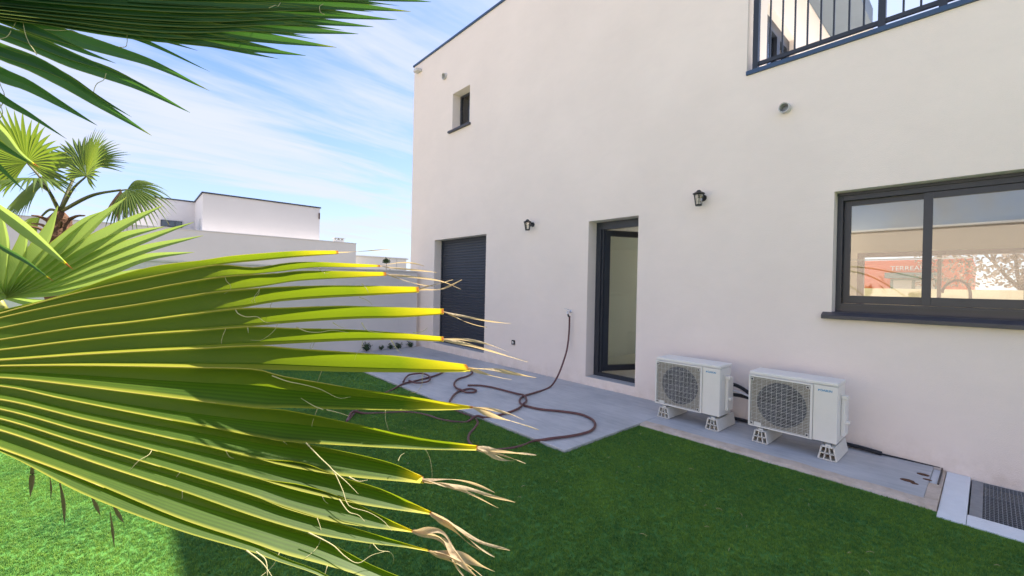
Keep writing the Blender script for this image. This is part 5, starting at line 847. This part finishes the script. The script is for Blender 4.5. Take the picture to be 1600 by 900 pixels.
def fan(root, hub, dirv, nrm, R_, n_, spread, m, seed, droop=.25, dead=False, base=None):
    """one fan leaf: dirv is its axis, nrm its facing normal"""
    r2 = random.Random(seed); dirv = dirv.normalized(); nrm = (nrm - dirv * nrm.dot(dirv)).normalized(); sd = nrm.cross(dirv).normalized()
    fr_ = empty('frond', (0, 0, 0)); fr_.parent = root
    V = []; F = []; Cc = []
    for k in range(n_):
        a = (k / (n_ - 1) - .5) * spread + r2.uniform(-.02, .02); d = dirv * math.cos(a) + sd * math.sin(a); t_ = -dirv * math.sin(a) + sd * math.cos(a)
        ln = R_ * (1 - .22 * abs(k / (n_ - 1) - .5) * 2) * r2.uniform(.9, 1.06); w0 = spread / n_ * R_ * .50 * .62; st = len(V); NSg = 9
        for i in range(NSg + 1):
            s = i / NSg; p = hub + d * ln * s + Vector((0, 0, -1)) * droop * ln * s ** 2.3 + nrm * (.10 * R_ * math.sin(s * 2)); ww = w0 * (s / .55 if s < .55 else max(.03, 1 - ((s - .55) / .45) ** 1.2))
            V += [p + t_ * ww - nrm * ww * .45, p, p - t_ * ww - nrm * ww * .45]; ag = .3 if not dead else .99
            if s > .97 and r2.random() < .5: ag = .9
            Cc += [(ag, .2, .1, 1), (ag, .6, .5, 1), (ag, .2, .9, 1)]
            if i:
                q = st + 3 * i
                F += [(q - 3, q - 2, q + 1, q), (q - 2, q - 1, q + 2, q + 1)]
    me = bpy.data.meshes.new('leaf_blade'); me.from_pydata([tuple(v) for v in V], [], F); ca = me.color_attributes.new('col', 'FLOAT_COLOR', 'POINT'); ca.data.foreach_set('color', [x for c_ in Cc for x in c_])
    link('leaf_blade', me, m, fr_)
    b = NB(); bs = base; P = [bs, bs.lerp(hub, .5) + Vector((0, 0, .05)), hub]; tube(b, crm(P, 12), .010, 6, lambda t: 1.6 - .9 * t); obj('petiole', b, M['petiolefar'], fr_, True)
    return fr_
# --- main frond
fm = frond(palm, INV)
hubm = Vector(MAIN[0]['u'][0])
petiole(fm, [crown_c, crown_c.lerp(hubm, .55) + Vector((-.05, -.05, .18)), hubm + (hubm - Vector(MAIN[7]['u'][2])) * -.12], .013)
NS = 46
for si, S in enumerate(MAIN):
    # parametrise both edges by the same stations: joined part first, then free part
    U = crm(S['u'], NS); B = crm(S['b'], NS)
    rows = []; cols = []
    for k in range(NS + 1):
        s = k / NS; u_, b2 = U[k], B[k]; wv = b2 - u_; wl = wv.length
        fr_ = S['f'][0] + (S['f'][1] - S['f'][0]) * min(1, max(0, (s - .35) / .45))
        dep = wl * 0.50 + .0012
        if si >= 7: dep = wl * (.50 + .10 * min(1, max(0, (s - .45) / .25))) + .0012
        F_ = u_ + wv * (1 - fr_) + AWAY * dep
        age = s ** 1.0 if si < 9 else s * .985
        ag = 0.35 + .65 * (s ** 6 if si < 8 else s ** 16)
        r = []; cc = []
        na = 6
        for q in range(na + 1):
            t_ = q / na; p = u_.lerp(F_, t_) + AWAY * (wl * .05 * math.sin(PI * t_)) ; r.append(p); cc.append((ag, 1.0 if q == 0 else (.25 if q == 1 else 0), t_))
        for q in range(1, 5):
            t_ = q / 4; p = F_.lerp(b2, t_); r.append(p); yk = 1.0 if si < 7 else .55 * max(0.0, min(1.0, (.62 - s) / .2)); cc.append((ag, max(.85 * yk, (.0, .0, .0, .25, .9)[q]), 1 + t_ * .4))
        rows.append(r); cols.append(cc)
    seg = strip_mesh('leaf_segment', rows, cols, M['leaf'], fm)
    if si > 0:
        b = NB(); kk = int(NS * (.78 if si < 8 else .55)); tube(b, [U[k] - AWAY * .0008 for k in range(kk)], .0013, 6, lambda t: 1.15 - .75 * t); obj('rib', b, M['rib'], seg, True)
    if si < len(MAIN) - 1:
        D = [Vector(p) for p in S['d']]; b = NB(); P = crm(D, 22)
        w0 = .0085 if si >= 8 else (.0055 if si >= 5 else .0036)
        if si == 0: w0 = .0016
        ribbon(b, P, w0, 3.2, si * 3 + 1)
        if si >= 1:
            P2 = [p + Vector((0, 0, .012 * math.sin(3 * i / 22) * (1 if si % 2 else -1) - .0)) + AWAY * -.004 * (i / 22) + cr * (.0) for i, p in enumerate(P)]
            P2 = P2[:18 if si % 2 else 15]
            ribbon(b, P2, w0 * .55, -2.5, si * 5 + 2)
            if si >= 8:
                P3 = [p + Vector((0, 0, -.022 * (i / 22) ** 1.6)) for i, p in enumerate(P)][:19]; ribbon(b, P3, w0 * .5, 4, si * 7 + 3)
        obj('dry_tip', b, M['dry'], fm, True)
b = NB()
for i, T in enumerate(THREADS):
    tube(b, crm(T, 26), .0008, 5, lambda t: 1.1 - .8 * t)
# fine threads at the splits
r_ = random.Random(11)
for S in MAIN[1:14]:
    for q in range(2):
        B = crm(S['b'], 40); p = B[r_.randint(20, 36)]; P = [p]; d = Vector((r_.uniform(-.4, .6), r_.uniform(-.4, .4), r_.uniform(-1, -.2))).normalized()
        for k in range(4): P.append(P[-1] + d * r_.uniform(.008, .018)); d = (d + Vector((r_.uniform(-.7, .7), r_.uniform(-.7, .7), r_.uniform(-.6, .6)))).normalized()
        tube(b, crm(P, 12), .0005, 4, lambda t: 1 - .6 * t)
o = obj('leaf_threads', b, M['thread'], fm, True); o['kind'] = 'stuff'
# --- blades given by centre line
def blade(fr_, c_, w0, m, fold, seed, tipage=.25, droop=0):
    P = crm(c_, 30); rows = []; cols = []; n_ = len(P)
    for i, p in enumerate(P):
        t = (P[min(i + 1, n_ - 1)] - P[max(i - 1, 0)]).normalized(); s = i / (n_ - 1)
        v = t.cross(AWAY).normalized(); 
        if v.z < 0: v = -v
        prof_ = (0.30 + .70 * min(1, s / .45)) * (1 if s < .55 else max(0, 1 - ((s - .55) / .45) ** 1.15)) + .02
        wv = w0 * prof_
        e1 = p + v * wv; e2 = p - v * wv; md = p + AWAY * (wv * fold)
        ag = .30 + tipage * s ** 6
        if s > .93 and tipage > .5: ag = .99
        r = [e1, e1.lerp(md, .5) + AWAY * wv * .06, md, md.lerp(e2, .5) + AWAY * wv * .06, e2]
        rows.append(r); cols.append([(ag, .7, 0), (ag, 0, .35), (ag, .5, .7), (ag, 0, 1.05), (ag, .7, 1.4)])
    return strip_mesh('leaf_segment', rows, cols, m, fr_)
fu = frond(palm, INV)
hu = Vector(UPPER[0]['c'][0]); petiole(fu, [crown_c + Vector((0, 0, .05)), crown_c.lerp(hu, .5) + Vector((-.05, -.05, .10)), hu], .012)
r_ = random.Random(5)
for i, S in enumerate(UPPER):
    blade(fu, S['c'], S['w'] * (1.4 if i < 10 else 1.1), M['leafup'], .5 + r_.uniform(-.1, .25), i, .18 if i % 4 else .45)
    if i < 10:
        c2 = [Vector(p) for p in S['c']]; n_ = len(c2); dz = r_.uniform(.006, .012); k2 = r_.uniform(.86, .95)
        c2 = crm(c2, 20)[:int(20 * k2) + 1]; c2 = [p - Vector((0, 0, dz * (j / len(c2)) ** 2)) for j, p in enumerate(c2)]
        blade(fu, c2[::3] + [c2[-1]], S['w'] * .7, M['leafup'], .5, i, .18)
for q in range(9):
    S = UPPER[3 + q % 7]; c2 = crm(S['c'], 24); k0 = 9 + q % 4; c2 = c2[k0:23 - q % 3]
    c2 = [p - Vector((0, 0, (.010 + .003 * (q % 3)) * (j / len(c2)) ** 1.5 + .002)) for j, p in enumerate(c2)]
    blade(fu, c2[::3] + [c2[-1]], S['w'] * .42, M['leafup'], .5, q, .18)
b = NB()
for q in range(12):
    S = UPPER[r_.randint(3, 19)]; P0 = crm(S['c'], 40)[r_.randint(14, 34)]; P = [P0]; d = Vector((r_.uniform(-.3, .3), r_.uniform(-.3, .3), r_.uniform(-1, .3))).normalized()
    for k in range(4): P.append(P[-1] + d * r_.uniform(.006, .016)); d = (d + Vector((r_.uniform(-.6, .6), r_.uniform(-.6, .6), r_.uniform(-.6, .4)))).normalized()
    tube(b, crm(P, 12), .0005, 4)
o = obj('leaf_threads', b, M['thread'], fu, True); o['kind'] = 'stuff'
frr = frond(palm, INV)
hr = Vector(REAR[0]['c'][0]); 
hubr = Vector((-0.0, 0, 0))
petiole(frr, [crown_c + Vector((0, .05, .02)), crown_c.lerp(hr, .6) + Vector((-.1, .05, .06)), hr - Vector((0, 0, .03))], .011)
for c_, w_ in CROSS:
    blade(frr, c_, w_, M['leafrear'] if w_ > .006 else M['leafup'], .5, 3, .6)
for c_, w_ in SPIKES:
    blade(fm, c_, w_, M['drydark'], .5, 3, 0)
for i, S in enumerate(REAR):
    st = list(S['c']); blade(frr, st, S['w'] * 1.1, M['leafrear'], .55, i, .4)

PB = Vector((-5.665, -0.47, GZ))
p2 = tag(empty('fan_palm', PB), 'smaller fan palm with brown fibrous trunk standing on the lawn at the far left', 'palm')
top = 2.10; r_ = random.Random(21)
b = NB(); vv = []
for i in range(40):
    s = i / 39; rr = .080 + .012 * math.sin(i * 1.9) + .02 * (s > .75) - .085 * (max(0, s - .90) / .10) ** 1.5
    vv.append([b.verts.new((rr * math.cos(2 * PI * k / 18) * (1 + .18 * noise.noise(Vector((k * 1.3, i * .7, 0)))), rr * math.sin(2 * PI * k / 18) * (1 + .18 * noise.noise(Vector((k, i, 4)))), top * s)) for k in range(18)])
for A, B in zip(vv, vv[1:]):
    for k in range(18): b.faces.new((A[k], A[(k + 1) % 18], B[(k + 1) % 18], B[k]))
b.faces.new(vv[-1]); obj('trunk', b, M['bark'], p2)
for k in range(26):
    a = k * 2.4; z = top - .75 + .7 * (k / 26); d = Vector((math.cos(a), math.sin(a), 0)); b = NB(); P0 = d * .07 + Vector((0, 0, z)); ln = r_.uniform(.06, .19)
    tube(b, crm([P0, P0 + d * ln * .5 + Vector((0, 0, ln * .30)), P0 + d * ln + Vector((0, 0, ln * .35))], 6), .011, 5, lambda t: 1.6 - 1.0 * t); obj('leaf_stub', b, M['bark'], p2)
tp = Vector((0, 0, top - .04)); CR = Vector((.6675, .7443, .02)); UPV = Vector((0, 0, 1)); TO = -AWAY
def W(r__, u__, a__=0): return CR * r__ + UPV * u__ + AWAY * a__
fan(p2, tp + W(-.19, .42, -.10), W(-.10, 1, -.35), TO + UPV * .4, .52, 38, 4.6, M['leaffar'], 1, .12, base=tp)
fan(p2, tp + W(.24, .33, .0), W(.25, 1, .1), TO + W(-.5, .2), .50, 34, 3.6, M['leaffar'], 2, .10, base=tp)
fan(p2, tp + W(.52, .23, .10), W(1, -.15, .1), TO + UPV * .8, .42, 30, 3.0, M['leaffar'], 3, .55, base=tp)
fan(p2, tp + W(-.30, .26, .12), W(-1, -.45, .1), TO + UPV * .8, .42, 32, 3.4, M['leaffar'], 4, .35, base=tp)
fan(p2, tp + W(-.05, .5, .25), W(-.4, 1, .6), TO + W(.3, .3), .46, 34, 3.8, M['leaffar'], 5, .12, base=tp)
fan(p2, tp + W(.10, .22, -.28), W(.4, -.1, -1), UPV + TO * .3, .36, 30, 3.6, M['leaffar'], 7, .5, base=tp)
fan(p2, tp + W(.50, .22, .06), W(-.05, -1, 0), TO + W(.4, 0), .33, 16, .8, M['deadleaf'], 6, .1, True, base=tp)
fan(p2, tp + W(-.40, -.02, .2), W(-.8, -.8, .2), TO + UPV * .3, .30, 18, 1.6, M['leaffar'], 8, .4, base=tp)
